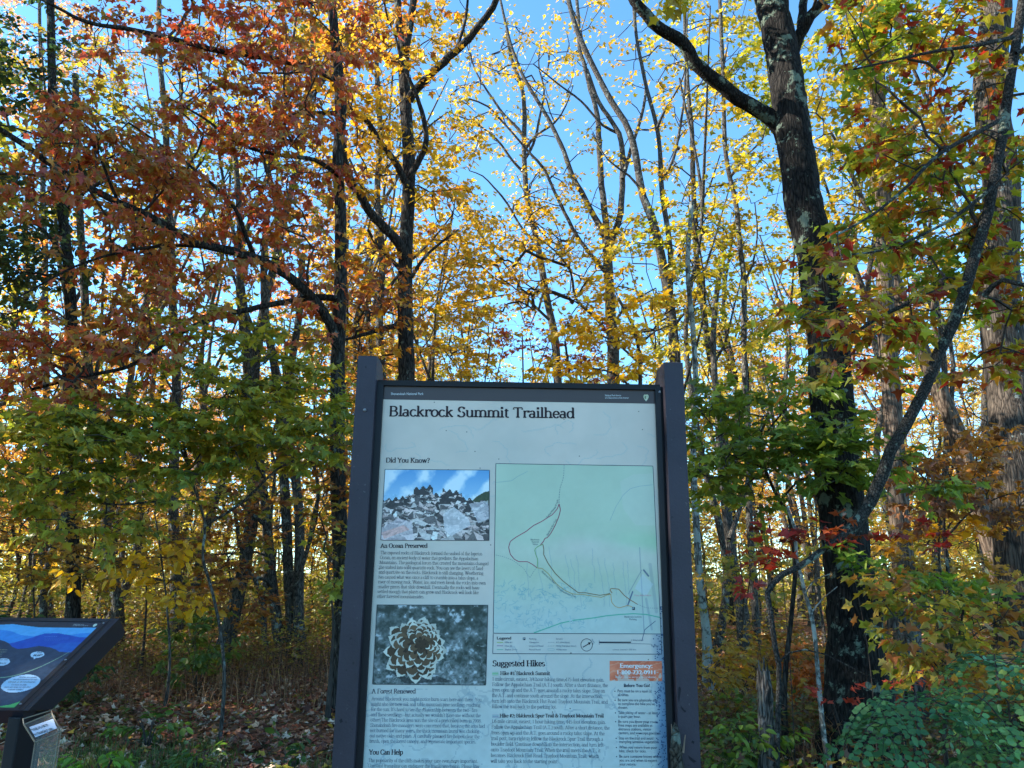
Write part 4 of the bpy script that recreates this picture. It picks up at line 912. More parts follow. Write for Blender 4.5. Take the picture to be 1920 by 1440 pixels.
# paint in panel coordinates, but place the shapes by where the photo shows them
def W2(px, py):
    q = WAY.px(px, py); return ((q[0] - u0_) / (u1_ - u0_) * Ww, (v1_ - q[1]) / (v1_ - v0_) * Hh)
def ZW(x, y): return W2(x / 4.965, 1150 + y / 4.965)
im = np.zeros((Hh, Ww, 3)) + np.array([52, 66, 84.]); L0 = ZW(0, 300)[0]
def ext(pts, left): return [(-5, left)] + pts
hd = ZW(400, 118)[1]
im[:max(2, int(hd))] = (58, 56, 64)
t_ = [ZW(0, 95), ZW(120, 88), ZW(250, 105), ZW(380, 120), ZW(905, 122)]
ppoly(im, [(0, 30), (L0 - 80, 12)] + t_ + [(Ww + 5, t_[-1][1]), (Ww + 5, Hh), (0, Hh)], (96, 178, 226))
ppoly(im, [(0, 30), (L0 - 60, 40), ZW(0, 140), ZW(90, 150), ZW(200, 190), ZW(310, 200), ZW(500, 170), ZW(660, 190), ZW(760, 170), ZW(860, 172), (Ww + 5, ZW(860, 172)[1]), (Ww, Hh), (0, Hh)], (58, 144, 214))
ppoly(im, [ZW(90, 268), ZW(200, 240), ZW(320, 205), ZW(410, 175), ZW(540, 172), ZW(640, 190), ZW(740, 210), ZW(820, 212), (Ww + 5, ZW(820, 212)[1]), (Ww, Hh), ZW(100, 400)], (30, 84, 176))
ppoly(im, [ZW(450, 300), ZW(560, 268), ZW(680, 256), ZW(760, 258), (Ww, ZW(760, 258)[1]), (Ww, Hh), ZW(500, 400)], (36, 100, 180))
ppoly(im, [(0, 70), (L0 - 100, 40), ZW(0, 235), ZW(50, 250), ZW(80, 265), ZW(110, 298), ZW(160, 318), ZW(240, 312), ZW(360, 290), ZW(470, 305), ZW(520, 325), ZW(550, 345), ZW(660, 352), (Ww + 5, ZW(660, 352)[1]), (Ww + 5, Hh + 5), (0, Hh + 5)], (50, 66, 86))
tn = vnoise(Hh, Ww, 6, 61, 3)[..., None]; im += (tn - .5) * 26
for k in range(30):
    a, b = ZW(-220 + k * 29, 640 - k * 4 if k < 14 else 584 - (k - 14) * 11), ZW(-220 + (k + 1) * 29, 640 - (k + 1) * 4 if k + 1 < 14 else 584 - (k - 13) * 11)
    if k > 12: pline(im, ZW(0 + (k - 13) * 38, 585 - (k - 13) ** 1.6 * 2.6), ZW((k - 12) * 38, 585 - (k - 12) ** 1.6 * 2.6), 2.2 - .05 * k, (160, 196, 150))
def ell(cx, cy, rx, ry, col, rot=0):
    pts = []
    for t in np.linspace(0, 6.283, 36): x = rx * math.cos(t); y = ry * math.sin(t); pts.append(ZW(cx + x * math.cos(rot) - y * math.sin(rot), cy + x * math.sin(rot) + y * math.cos(rot)))
    ppoly(im, pts, col)
ell(190, 640, 186, 76, (178, 206, 226), -.20); ell(346, 372, 66, 29, (205, 220, 232), -.1); ppoly(im, [ZW(318, 395), ZW(335, 398), ZW(308, 420)], (205, 220, 232)); ell(20, 440, 72, 34, (205, 220, 232), -.12)
ppoly(im, [ZW(0, 850), ZW(80, 838), ZW(190, 805), ZW(130, 885), ZW(-200, 890), ZW(-200, 850)], (92, 176, 96))
g = Geo(); WAY.px_old = WAY.px; WAY.px = lambda x, y: np.array([x, y]); WAY.pic(g, [(u0_, v1_), (u1_, v1_), (u1_, v0_), (u0_, v0_)], lin(im) * .92, -.006); del WAY.px
art = g.build('art_panel', [M_INK], way, wb)
g = Geo()
def wt(t_, x0, y0, x1, cap, col, y1=None): WAY.sans(g, t_, x0 / 4.965, 1150 + y0 / 4.965, x1 / 4.965, cap / 4.965, -.0045, y1=1150 + (y0 if y1 is None else y1) / 4.965, col=srgb(*col))
wt('National Park Service', 680, 98, 778, 9, (210, 210, 205)); wt('U.S. Department of the Interior', 672, 109, 818, 8, (200, 200, 200))
ah2 = [(862, 112), (868, 98), (885, 88), (905, 87), (902, 98), (885, 112), (868, 117)]
WAY.fill(g, [(x / 4.965, 1150 + y / 4.965) for x, y in ah2][::-1], -.0045, srgb(214, 214, 190))
g.build('agency_text', [M_TEXT], way, wb); g = Geo()
wt("I'm", 340, 362, 380, 15, (40, 50, 70)); wt('KIP', 304, 388, 382, 17, (20, 26, 40)); wt('KIP', 306, 388, 384, 17, (20, 26, 40)); g.build('bubble_text', [M_TEXT], way, wb); g = Geo()
for i, (s_, x0, x1, y, c) in enumerate((("We'll be your guides", 165, 335, 590, (60, 74, 100)), ("for this adventure-rich trip.", 118, 342, 610, (60, 74, 100)), ("Grab a brochure.", 68, 326, 634, (120, 110, 100)), ("It's time to play.", 100, 245, 660, (60, 74, 100)), ("Let's see what we can find", 34, 272, 682, (60, 74, 100)), ("outside today!", 60, 205, 704, (60, 74, 100)))): wt(s_, x0, y, x1, 15, c)
g.build('guide_text', [M_TEXT], way, wb); g = Geo()
def faint(x0, y0, x1, w_, col):   # lines of print too small to read
    x = x0
    while x < x1:
        l = 8 + 16 * rng.random(); WAY.ribbon(g, [(x / 4.965, 1150 + y0 / 4.965), (min(x + l, x1) / 4.965, 1150 + y0 / 4.965)], w_, -.0045, srgb(*col)); x += l + 5
faint(412, 206, 530, 1.3, (110, 150, 208)); faint(412, 222, 640, .8, (96, 138, 200)); faint(412, 234, 640, .8, (96, 138, 200)); faint(412, 245, 560, .8, (96, 138, 200))
g.build('caption_text', [M_TEXT], way, wb); g = Geo()
wt("Hi, I'm", -8, 428, 62, 14, (40, 50, 70)); wt('TRACK', -26, 462, 48, 15, (20, 26, 40))
for y, x1 in ((330, 66), (350, 56), (370, 16), (390, 14)): faint(-90, y, x1, 1.4, (176, 172, 140))
g.build('speech_text', [M_TEXT], way, wb)
# brochure holder: clear box with a slanting lid and paper notice
M_CLEAR, _t2, _b2 = newmat('clear_acrylic'); _b2.inputs['Base Color'].default_value = (.4, .4, .36, 1); _b2.inputs['Alpha'].default_value = .10; _b2.inputs['Roughness'].default_value = .12; _b2.inputs['Specular IOR Level'].default_value = .8
M_EDGE = plain('acrylic_edge', srgb(120, 112, 96), .3, .15, 60, 0, .5)
def slab(geo, q, t, mat=0):
    q = np.array(q, float); nn_ = unit(np.cross(q[1] - q[0], q[3] - q[0])); b = q - nn_ * t
    geo.add(np.vstack([q, b]), [[0, 1, 2, 3], [7, 6, 5, 4], [0, 4, 5, 1], [1, 5, 6, 2], [2, 6, 7, 3], [3, 7, 4, 0]], mat)
hb = P(85, 1400, 2.62); holder = empty('brochure_holder', (hb[0], hb[1], hb[2] - .1), 'clear acrylic brochure box with paper notice fixed to the exhibit post', 'brochure box')
ho = np.array([hb[0], hb[1], hb[2] - .1])
lid = [P(44.7, 1358.5, 2.50), P(97, 1337, 2.62), P(114, 1372.6, 2.52), P(65.5, 1391.7, 2.40)]
g = Geo(); slab(g, lid[::-1], .003); g.build('lid', [M_CLEAR], holder, ho)
g = Geo()
for i in range(4): g.tube([lid[i], lid[(i + 1) % 4]], .0022, 5)
up_ = [P(43, 1348, 2.52), P(96, 1332, 2.64)]; g.tube([lid[0], up_[0], up_[1], lid[1]], .002, 5)
g.build('lid_rim', [M_EDGE], holder, ho)
L_ = [np.array(p) for p in lid]; nl = unit(np.cross(L_[1] - L_[0], L_[3] - L_[0])); nl = nl if nl[1] < 0 else -nl
pp = [P(54.8, 1363.5, 2.485), P(99.7, 1347.5, 2.59), P(106.7, 1365.5, 2.535), P(66.5, 1382.6, 2.43)]
def proj(p): d = p - EYE; t = ((L_[0] + nl * .001 - EYE) @ nl) / (d @ nl); return EYE + d * t
pp = [proj(p) for p in pp]
g = Geo(); g.poly(pp[::-1], 0, (.62, .66, .72)); g.build('notice', [M_TEXT], holder, ho)
NP = Plane(pp[0] + nl * .0006, unit(pp[1] - pp[0]), unit(np.cross(nl, unit(pp[1] - pp[0]))))
if NP.n @ nl < 0: NP.n = -NP.n
g = Geo(); NP.serif(g, 'THIS IS NOT'.replace('THIS IS NOT', 'This is not'.upper()) if all(c in GL for c in 'THISNO') else 'This is not', 63, 1370.5, 94, 4.6, y1=1359.5, off=.0003, thick=1.3, thin=.6); NP.serif(g, 'A TRASH CAN', 67.5, 1379, 102, 4.6, y1=1367, off=.0003, thick=1.3, thin=.6)
g.build('notice_text', [M_TEXT], holder, ho)
g = Geo(); b0 = P(65.5, 1392, 2.42); b1 = P(109, 1376, 2.55); b2 = b1 + np.array([-.03, .07, 0]); b3 = b0 + np.array([-.03, .07, 0]); dz = np.array([0, 0, -.30])
for a, b in ((b0, b1), (b1, b2), (b2, b3), (b3, b0)): slab(g, [a, b, b + dz, a + dz], .0025)
g.build('box', [M_CLEAR], holder, ho)
g = Geo()
for a in (b0, b1, b2): g.tube([a, a + dz], .0010, 5)
g.build('box_edge', [M_EDGE], holder, ho)
# broken stick leaning on the sign's right post
g = Geo(); tp = fp.at(*fp.px(1263, 1362), .02); bt = fp.at(*fp.px(1272, 1500), .03)
d_ = unit(bt - tp); bt2 = np.array([bt[0] + .03, bt[1] - .16, gz0 - .03])
g.tube(smoothpath([tp + [0, 0, .012], tp, (tp * .8 + bt * .2), bt, bt2], .02)[0], np.interp(np.linspace(0, 1, len(smoothpath([tp + [0, 0, .012], tp, (tp * .8 + bt * .2), bt, bt2], .02)[0])), [0, .02, .08, 1], [.003, .010, .017, .024]), 11, rough=.35)
so_ = np.array([bt2[0], bt2[1], gz0])
stick = g.build('leaning_stick', [bark('stick_bark', (.03, .028, .022), (.15, .13, .10), (.24, .29, .23), .06, zs=.5, scale=90)], None, so_, smooth=True)
tag(stick, 'broken lichen covered stick leaning against the right post of the tall sign', 'stick')
g = Geo()
for (x, y), (x2, y2), r_ in (((1283, 1376), (1277, 1408), .004), ((1262, 1353), (1272, 1400), .005), ((1257, 1356), (1258, 1380), .004)):
    g.tube([fp.at(*fp.px(x, y), .012), fp.at(*fp.px(x2, y2), .022)], [.001, r_], 5)
sp_ = g.build('splinter', [plain('split_wood', (.22, .14, .09), .8, .3, 40)], stick, so_)
# ------------------------------------------------------------------ ground
def grid_mesh(name, xs, ys, fn, mat):
    X_, Y_ = np.meshgrid(xs, ys); Z_ = fn(X_, Y_); g = Geo(); V = np.stack([X_, Y_, Z_], -1).reshape(-1, 3); w_ = len(xs)
    i = np.arange(len(ys) - 1)[:, None] * w_ + np.arange(w_ - 1)[None]
    g.add(V, np.stack([i, i + 1, i + w_ + 1, i + w_], -1).reshape(-1, 4)); return g.build(name, [mat], smooth=True)
def ground_mat():
    m, t, b = newmat('woodland_floor'); tc = node(t, 'ShaderNodeTexCoord')
    v = node(t, 'ShaderNodeTexVoronoi'); v.inputs['Scale'].default_value = 16; t.links.new(tc.outputs['Object'], v.inputs['Vector'])
    sep = node(t, 'ShaderNodeSeparateColor'); t.links.new(v.outputs['Color'], sep.inputs[0])
    c1 = ramp(t, sep.outputs[0], [(0, srgb(76, 54, 44)), (.35, srgb(116, 80, 60)), (.6, srgb(146, 102, 72)), (.8, srgb(104, 68, 54)), (1, srgb(176, 138, 104))])
    n = node(t, 'ShaderNodeTexNoise'); n.inputs['Scale'].default_value = .55; n.inputs['Detail'].default_value = 9; n.inputs['Roughness'].default_value = .7; t.links.new(tc.outputs['Object'], n.inputs['Vector'])
    f = ramp(t, n.outputs[0], [(.46, (0, 0, 0)), (.58, (1, 1, 1))])
    n2 = node(t, 'ShaderNodeTexNoise'); n2.inputs['Scale'].default_value = 60; n2.inputs['Detail'].default_value = 5; t.links.new(tc.outputs['Object'], n2.inputs['Vector'])
    c2 = ramp(t, n2.outputs[0], [(.3, srgb(40, 46, 26)), (.7, srgb(92, 96, 52))])
    mx = node(t, 'ShaderNodeMixRGB'); t.links.new(f, mx.inputs[0]); t.links.new(c1, mx.inputs[1]); t.links.new(c2, mx.inputs[2])
    t.links.new(mx.outputs[0], b.inputs['Base Color']); b.inputs['Roughness'].default_value = .95; b.inputs['Specular IOR Level'].default_value = .1
    bp = node(t, 'ShaderNodeBump'); bp.inputs['Strength'].default_value = .8; bp.inputs['Distance'].default_value = .03; t.links.new(v.outputs['Distance'], bp.inputs['Height']); t.links.new(bp.outputs[0], b.inputs['Normal'])
    return m
M_GROUND = ground_mat()
xs = np.concatenate([-np.geomspace(1500, 30, 26), np.linspace(-28, 28, 90), np.geomspace(30, 1500, 26)])
ys = np.concatenate([-np.geomspace(900, 8, 22), np.linspace(-6, 40, 80), np.geomspace(42, 1600, 34)])
tag(grid_mesh('ground', xs, ys, ground_z, M_GROUND), kind='structure')

# ------------------------------------------------------------------ palettes (leaf colours as they hang)
RED = [(176, 82, 62), (194, 108, 62), (184, 134, 64), (154, 138, 66), (196, 140, 66), (198, 98, 86), (164, 122, 62), (174, 76, 62)]
ORG = [(146, 74, 44), (176, 104, 42), (200, 140, 48), (208, 160, 54), (150, 84, 46), (176, 136, 58)]
GRN = [(116, 130, 52), (146, 148, 56), (170, 162, 60), (190, 170, 62), (136, 140, 56)]
YGR = [(140, 150, 50), (190, 176, 56), (214, 186, 60), (176, 160, 58)]
YEL = [(214, 176, 44), (226, 186, 50), (200, 150, 44), (190, 166, 60)]
GOLD = [(210, 172, 50), (222, 188, 60), (200, 150, 52), (180, 164, 60), (216, 170, 58)]
DGR = [(44, 68, 50), (60, 88, 56), (84, 106, 58), (54, 78, 62)]
MIX = [(116, 140, 54), (156, 164, 58), (190, 172, 56), (184, 120, 50), (164, 166, 56), (124, 148, 54), (150, 40, 44), (160, 56, 46), (190, 130, 52), (140, 158, 54), (178, 160, 54)]
RUST = [(128, 74, 44), (150, 92, 46), (112, 64, 42), (170, 116, 50)]
FAR = [(200, 176, 60), (222, 196, 84), (190, 150, 64), (166, 160, 70), (226, 186, 90)]
FAR2 = [(214, 150, 80), (204, 120, 80), (226, 170, 90), (190, 140, 70)]
FAR3 = [(140, 146, 62), (180, 176, 70), (206, 190, 80)]
BRN = [(124, 84, 62), (148, 104, 76), (108, 74, 58), (168, 126, 94)]

# ------------------------------------------------------------------ traced trees
def T_(y, r0, r1, *p): return (p, y, r0, r1)
# big lichen oak, right of the sign
oak = tree('oak_tree', 'thick dark oak with lichen patches, leaning left, right of the tall sign',
  [T_((6.3, 7.3), .20, .155, (1618, 1445), (1606, 1300), (1600, 1200), (1592, 1100), (1582, 1000), (1567, 800), (1556, 700), (1550, 640), (1528, 480), (1512, 400), (1500, 300), (1484, 200), (1462, 100), (1440, 0), (1424, -90), (1415, -220), (1440, -420), (1430, -600))],
  [T_((7.1, 6.5), .085, .045, (1470, 262), (1452, 228), (1420, 205), (1385, 185), (1340, 150), (1300, 115), (1280, 80), (1240, 55), (1212, 28), (1190, 0), (1160, -60), (1120, -160)),
   T_((7.2, 6.8), .07, .045, (1478, 130), (1492, 85), (1505, 55), (1520, 30), (1548, -2), (1590, -70), (1620, -170)),
   T_((7.2, 7.4), .05, .04, (1500, 75), (1505, 20), (1508, -60), (1515, -200))],
  blobs([(1330, -300, 260, 260, 6.6, 1.3, 70), (1600, -330, 240, 230, 6.9, 1.3, 70), (1250, -60, 110, 60, 6.4, .6, 10)]), YGR, bk=M_BARKL, near=True, tpl=LOBED, size=.11, k=3, m=6, sides=26, flare=1.0, trough=.16, seg=.35, tip=.006)
# curved maple crossing the oak
maple = tree('maple_tree', 'curving lichen spotted maple sweeping up to the top right corner',
  [T_((5.6, 5.7), .016, .026, (1457, 1445), (1457, 1400), (1459, 1328), (1460, 1247), (1453, 1215), (1447, 1169), (1440, 1126), (1438, 1112), (1447, 1096), (1467, 1077), (1497, 1063), (1520, 1048), (1547, 1027), (1570, 1013), (1593, 992), (1610, 972)),
   T_((5.75, 5.2), .047, .034, (1590, 1000), (1613, 972), (1633, 940), (1647, 910), (1657, 887), (1670, 845), (1697, 800), (1735, 725), (1758, 665), (1785, 610), (1806, 550), (1830, 470), (1852, 400), (1868, 320), (1885, 235), (1891, 180), (1905, 90), (1915, 20), (1925, -60), (1950, -200), (1940, -340))],
  [T_((5.4, 4.9), .022, .010, (1845, 555), (1880, 525), (1940, 540), (2010, 520), (2120, 530)), T_((5.35, 5.0), .020, .008, (1815, 530), (1760, 545), (1700, 570), (1640, 600), (1590, 630), (1540, 640)),
   T_((5.3, 4.7), .020, .007, (1885, 220), (1830, 250), (1760, 290), (1700, 350), (1640, 400), (1570, 440)), T_((5.2, 4.8), .018, .007, (1900, 70), (1830, 85), (1760, 95), (1690, 110), (1600, 130)),
   T_((5.3, 5.0), .016, .006, (1862, 350), (1800, 400), (1730, 440), (1650, 470), (1560, 480)), T_((5.2, 5.2), .016, .006, (1905, 100), (1980, 60), (2060, 40)),
   T_((5.6, 5.5), .008, .004, (1461, 1240), (1480, 1224), (1510, 1218), (1545, 1226), (1590, 1248), (1645, 1276))],
  blobs([(1740, 110, 170, 80, 5.6, .6, 32), (1700, 260, 120, 70, 5.6, .5, 20), (1790, 290, 120, 70, 5.9, .5, 22), (1720, 420, 140, 50, 5.8, .5, 24), (1610, 470, 60, 30, 4.9, .4, 6), (1560, 590, 80, 40, 4.9, .4, 11), (1680, 590, 90, 45, 5.5, .5, 15), (1820, 540, 110, 60, 6.0, .5, 22), (1880, 400, 70, 80, 5.9, .5, 14), (1850, 680, 90, 40, 6.1, .4, 9), (1600, 680, 80, 25, 5.0, .3, 6), (1690, 20, 130, 50, 5.2, .8, 14), (1800, -180, 260, 120, 5.3, 1, 50), (2060, 300, 130, 300, 5.2, .9, 50)]),
  MIX, bk=M_BARKM, near=True, tpl=MAPLE, size=.078, k=3, m=9, L=.32, sides=12, flare=.2, seg=.2, tip=.0032, f=2.2, jit=.20, droop=.35, flat=.3)
# dark tree behind the sign, left
dark = tree('dark_trunk_tree', 'dark straight tree with crooked limbs rising behind the left end of the sign',
  [T_((10.2, 10.6), .135, .085, (757, 1160), (758, 1000), (759, 760), (760, 700), (760, 620), (761, 540), (762, 480), (764, 400), (765, 300), (763, 220), (759, 130), (757, 60)), T_((10.4, 10.8), .065, .05, (758, 90), (747, 40), (742, -60), (735, -200), (740, -380)), T_((10.4, 10.2), .06, .05, (760, 90), (770, 35), (782, -60), (790, -220), (800, -400))],
  [T_((10.2, 9.2), .075, .05, (756, 480), (750, 460), (722, 428), (697, 403), (683, 380), (663, 347), (649, 318), (644, 280), (636, 220), (632, 140)),
   T_((10.2, 9.4), .055, .022, (762, 352), (752, 325), (738, 300), (713, 267), (692, 232), (673, 217), (640, 213), (600, 212), (567, 213), (500, 233), (450, 253)),
   T_((10.2, 9.9), .055, .02, (768, 335), (776, 318), (797, 278), (799, 262), (796, 230), (786, 195), (773, 160), (755, 120), (740, 60)),
   T_((10.2, 9.2), .07, .04, (766, 190), (778, 168), (793, 155), (815, 132), (842, 106), (873, 78), (898, 50), (918, 23), (930, 0), (950, -60), (990, -150)),
   T_((10.2, 9.8), .035, .02, (752, 510), (742, 495), (707, 460), (690, 430)), T_((10.2, 9.4), .045, .015, (755, 610), (735, 612), (700, 622), (665, 632), (630, 640)),
   T_((10.3, 10.2), .03, .015, (772, 520), (790, 490), (820, 460), (860, 430)), T_((10.2, 10.4), .03, .012, (855, 95), (872, 40), (880, -20), (900, -100))],
  blobs([(700, 130, 110, 130, 9.8, 1.1, 46), (690, 300, 90, 80, 9.6, .9, 20), (690, 560, 75, 110, 9.4, .7, 34), (600, 200, 90, 60, 9.2, .6, 14), (820, 30, 110, 60, 10.4, 1.2, 10), (760, -220, 260, 160, 10.2, 1.6, 70), (730, 60, 130, 80, 10, 1, 18), (820, 330, 60, 120, 10.8, .8, 16)]),
  [(160, 92, 48), (196, 136, 50), (212, 164, 54), (220, 180, 58), (180, 120, 52), (206, 170, 60)], bk=M_BARK, tpl=MAPLE, size=.09, k=3, m=6, L=.4, sides=14, flare=.3, seg=.3, tip=.005, near=True, jit=.3, droop=.5)
# red maple on the left with the long swooping bough
redm = tree('red_maple', 'rust red maple with long boughs reaching to the left edge',
  [T_((8.4, 8.2), .095, .05, (640, 1190), (638, 1000), (634, 800), (632, 700), (634, 600), (638, 500), (640, 400), (634, 300), (640, 200), (630, 100), (622, 0), (610, -140), (620, -300))],
  [T_((8.3, 6.0), .062, .022, (632, 650), (622, 612), (593, 567), (540, 517), (484, 487), (433, 470), (363, 453), (300, 417), (267, 400), (217, 377), (133, 333), (67, 287), (0, 243), (-80, 190), (-170, 150)),
   T_((8.3, 6.6), .04, .014, (634, 560), (600, 557), (550, 563), (467, 580), (400, 597), (333, 627), (283, 663), (233, 690), (160, 705), (60, 730)),
   T_((8.2, 6.6), .045, .014, (632, 150), (580, 125), (493, 107), (417, 97), (377, 87), (300, 67), (233, 53), (167, 43), (100, 10), (0, -40)),
   T_((6.9, 6.5), .018, .008, (222, 378), (205, 340), (190, 300), (170, 260), (150, 225)), T_((7.9, 7.0), .03, .010, (478, 484), (460, 440), (440, 390), (380, 330), (300, 270), (240, 230)),
   T_((7.6, 6.6), .022, .008, (400, 465), (330, 460), (240, 470), (140, 500), (30, 560)), T_((8.1, 7.2), .03, .01, (636, 330), (590, 300), (520, 290), (450, 270), (380, 220), (310, 180))],
  blobs([(150, 250, 100, 50, 6.5, .6, 20), (70, 340, 80, 50, 6.4, .5, 12), (230, 330, 120, 60, 6.9, .6, 30), (330, 400, 110, 70, 7.2, .7, 26), (210, 460, 130, 50, 6.9, .6, 18), (470, 180, 170, 110, 7.4, 1.0, 62), (500, 60, 200, 80, 7.6, 1.0, 52), (520, 320, 110, 60, 7.6, .8, 22), (500, 440, 110, 60, 7.8, .7, 26), (160, 640, 170, 40, 6.5, .5, 34), (70, 720, 90, 35, 6.4, .4, 14), (290, 590, 110, 40, 6.8, .5, 14), (300, 500, 120, 50, 7.2, .6, 14), (610, 560, 50, 110, 8, .5, 14), (300, 60, 170, 60, 7.0, .8, 18), (-160, 300, 140, 250, 6.3, .8, 60), (430, -180, 330, 120, 7.6, 1.2, 70)]),
  RED, bk=M_BARK, near=True, tpl=MAPLE, size=.072, k=3, m=10, L=.36, sides=12, flare=.3, seg=.25, tip=.004, f=1.5, jit=.3, droop=.7, curl=.5, nt=.6)
# green understory maple at left
grnm = tree('green_maple', 'leafy yellow green maple sapling spreading across the left below the red boughs',
  [T_((7.2, 7.4), .016, .010, (420, 1290), (415, 1200), (398, 1110), (380, 1045), (384, 980), (360, 900), (345, 840), (335, 760), (300, 690))],
  [T_((7.2, 6.2), .016, .006, (362, 905), (340, 845), (290, 800), (240, 760), (180, 730), (130, 700)), T_((7.3, 7.2), .016, .006, (385, 985), (450, 945), (520, 880), (580, 850), (640, 830)), T_((7.2, 6.4), .014, .005, (372, 940), (300, 940), (200, 945), (100, 910), (20, 880)), T_((7.2, 6.8), .014, .005, (352, 870), (345, 800), (400, 760), (470, 700), (520, 660))],
  blobs([(110, 820, 130, 50, 6.2, .5, 32), (260, 780, 120, 50, 6.6, .6, 30), (400, 740, 130, 60, 7.0, .7, 36), (530, 720, 110, 50, 7.2, .6, 22), (120, 910, 150, 50, 6.3, .5, 26), (330, 850, 150, 50, 6.8, .6, 34), (500, 840, 120, 50, 7.2, .6, 26), (610, 800, 60, 50, 6.6, .4, 18), (430, 640, 120, 40, 7.2, .6, 16), (-90, 860, 90, 110, 6.2, .5, 20), (200, 960, 160, 40, 6.6, .6, 16)]),
  GRN, bk=M_BARKG, near=True, tpl=MAPLE, size=.078, k=3, m=9, L=.30, sides=8, flare=.3, seg=.2, tip=.0028, f=1.6, jit=.3, droop=.4)
# gray many-stemmed tree at left
ys_ = (11.8, 11.8)
multi = tree('multi_stem_tree', 'slim gray tree with several stems from one base, left of the sign',
  [T_(ys_, .085, .05, (548, 1262), (528, 1215), (520, 1183), (510, 1100), (503, 1000), (497, 933), (490, 883), (478, 780), (470, 700), (462, 600), (452, 520), (448, 400), (440, 280)),
   T_(ys_, .09, .055, (554, 1264), (551, 1240), (547, 1183), (542, 1100), (540, 1000), (533, 900), (529, 850), (520, 740), (512, 670), (500, 600), (494, 500), (500, 400)),
   T_((11.7, 11.6), .085, .055, (560, 1262), (561, 1217), (560, 1133), (563, 1000), (556, 920), (547, 860), (540, 800), (545, 700), (560, 600), (566, 480)),
   T_((11.5, 11), .04, .025, (545, 1260), (500, 1217), (493, 1133), (480, 1090), (467, 1067), (452, 1027), (440, 960))],
  [T_((11.6, 10.6), .038, .02, (540, 1110), (552, 1095), (563, 1072), (580, 1017), (588, 967), (597, 933), (594, 893), (585, 850), (600, 800)), T_((11.8, 10.2), .032, .010, (512, 1105), (500, 1088), (483, 1083), (427, 1087), (373, 1097), (300, 1087), (233, 1073), (167, 1047), (50, 1013)),
   T_((11.8, 11), .035, .015, (499, 985), (483, 973), (450, 943), (425, 915), (395, 905)), T_((11.8, 11.4), .028, .012, (563, 1010), (556, 985), (540, 980), (510, 992)), T_((11.8, 10.8), .02, .008, (508, 1045), (480, 1035), (400, 1040), (300, 1045), (180, 1050))],
  blobs([(470, 560, 110, 90, 11.6, 1, 26), (560, 640, 70, 80, 11.4, .8, 18), (450, 900, 110, 60, 11, .8, 14), (600, 900, 40, 50, 10.6, .4, 8), (480, 330, 130, 110, 11.8, 1.2, 24)]),
  GRN + YGR, bk=M_BARKG, tpl=LOBED, size=.10, k=3, m=6, L=.4, sides=10, flare=.5, seg=.35, tip=.0045)
tree('gray_trunk_tree', 'gray trunk standing alone above the slanted exhibit at left', [T_((13, 13), .095, .06, (220, 1160), (215, 1110), (208, 1060), (203, 1010), (197, 940), (187, 880), (180, 820), (172, 740), (165, 680), (160, 560), (150, 420), (145, 280), (140, 140))],
  [T_((13, 12.4), .04, .015, (180, 830), (210, 780), (240, 740), (280, 700)), T_((13, 12.6), .04, .015, (168, 720), (130, 680), (90, 650))], blobs([(230, 620, 120, 90, 12.8, .8, 20), (90, 600, 100, 80, 12.8, .8, 18), (160, 280, 160, 160, 13, 1.2, 34)]), YGR, bk=M_BARKG, size=.11, L=.45, k=3, m=6, tpl=LOBED)
tree('dark_green_tree', 'dark green leafy tree filling the upper left corner', [T_((10.5, 11), .09, .06, (136, 1130), (135, 900), (134, 700), (133, 560), (126, 470), (117, 400), (108, 300), (100, 200), (95, 60), (90, -100))],
  [T_((10.6, 10), .03, .012, (130, 500), (90, 440), (40, 400), (-20, 380)), T_((10.6, 10), .03, .012, (118, 400), (160, 360), (210, 330), (250, 290))],
  blobs([(60, 150, 100, 110, 10.6, .9, 34), (40, 420, 90, 90, 10.4, .8, 40), (110, 480, 90, 60, 10.6, .7, 22), (170, 290, 100, 60, 10.6, .7, 20), (30, 560, 60, 70, 10.4, .6, 18), (-110, 300, 120, 320, 10.4, 1, 60), (60, -120, 200, 120, 10.6, 1, 34), (250, 370, 70, 70, 10.6, .6, 8)]), DGR, size=.11, L=.42, k=3, m=8, tpl=OVAL, jit=.35)
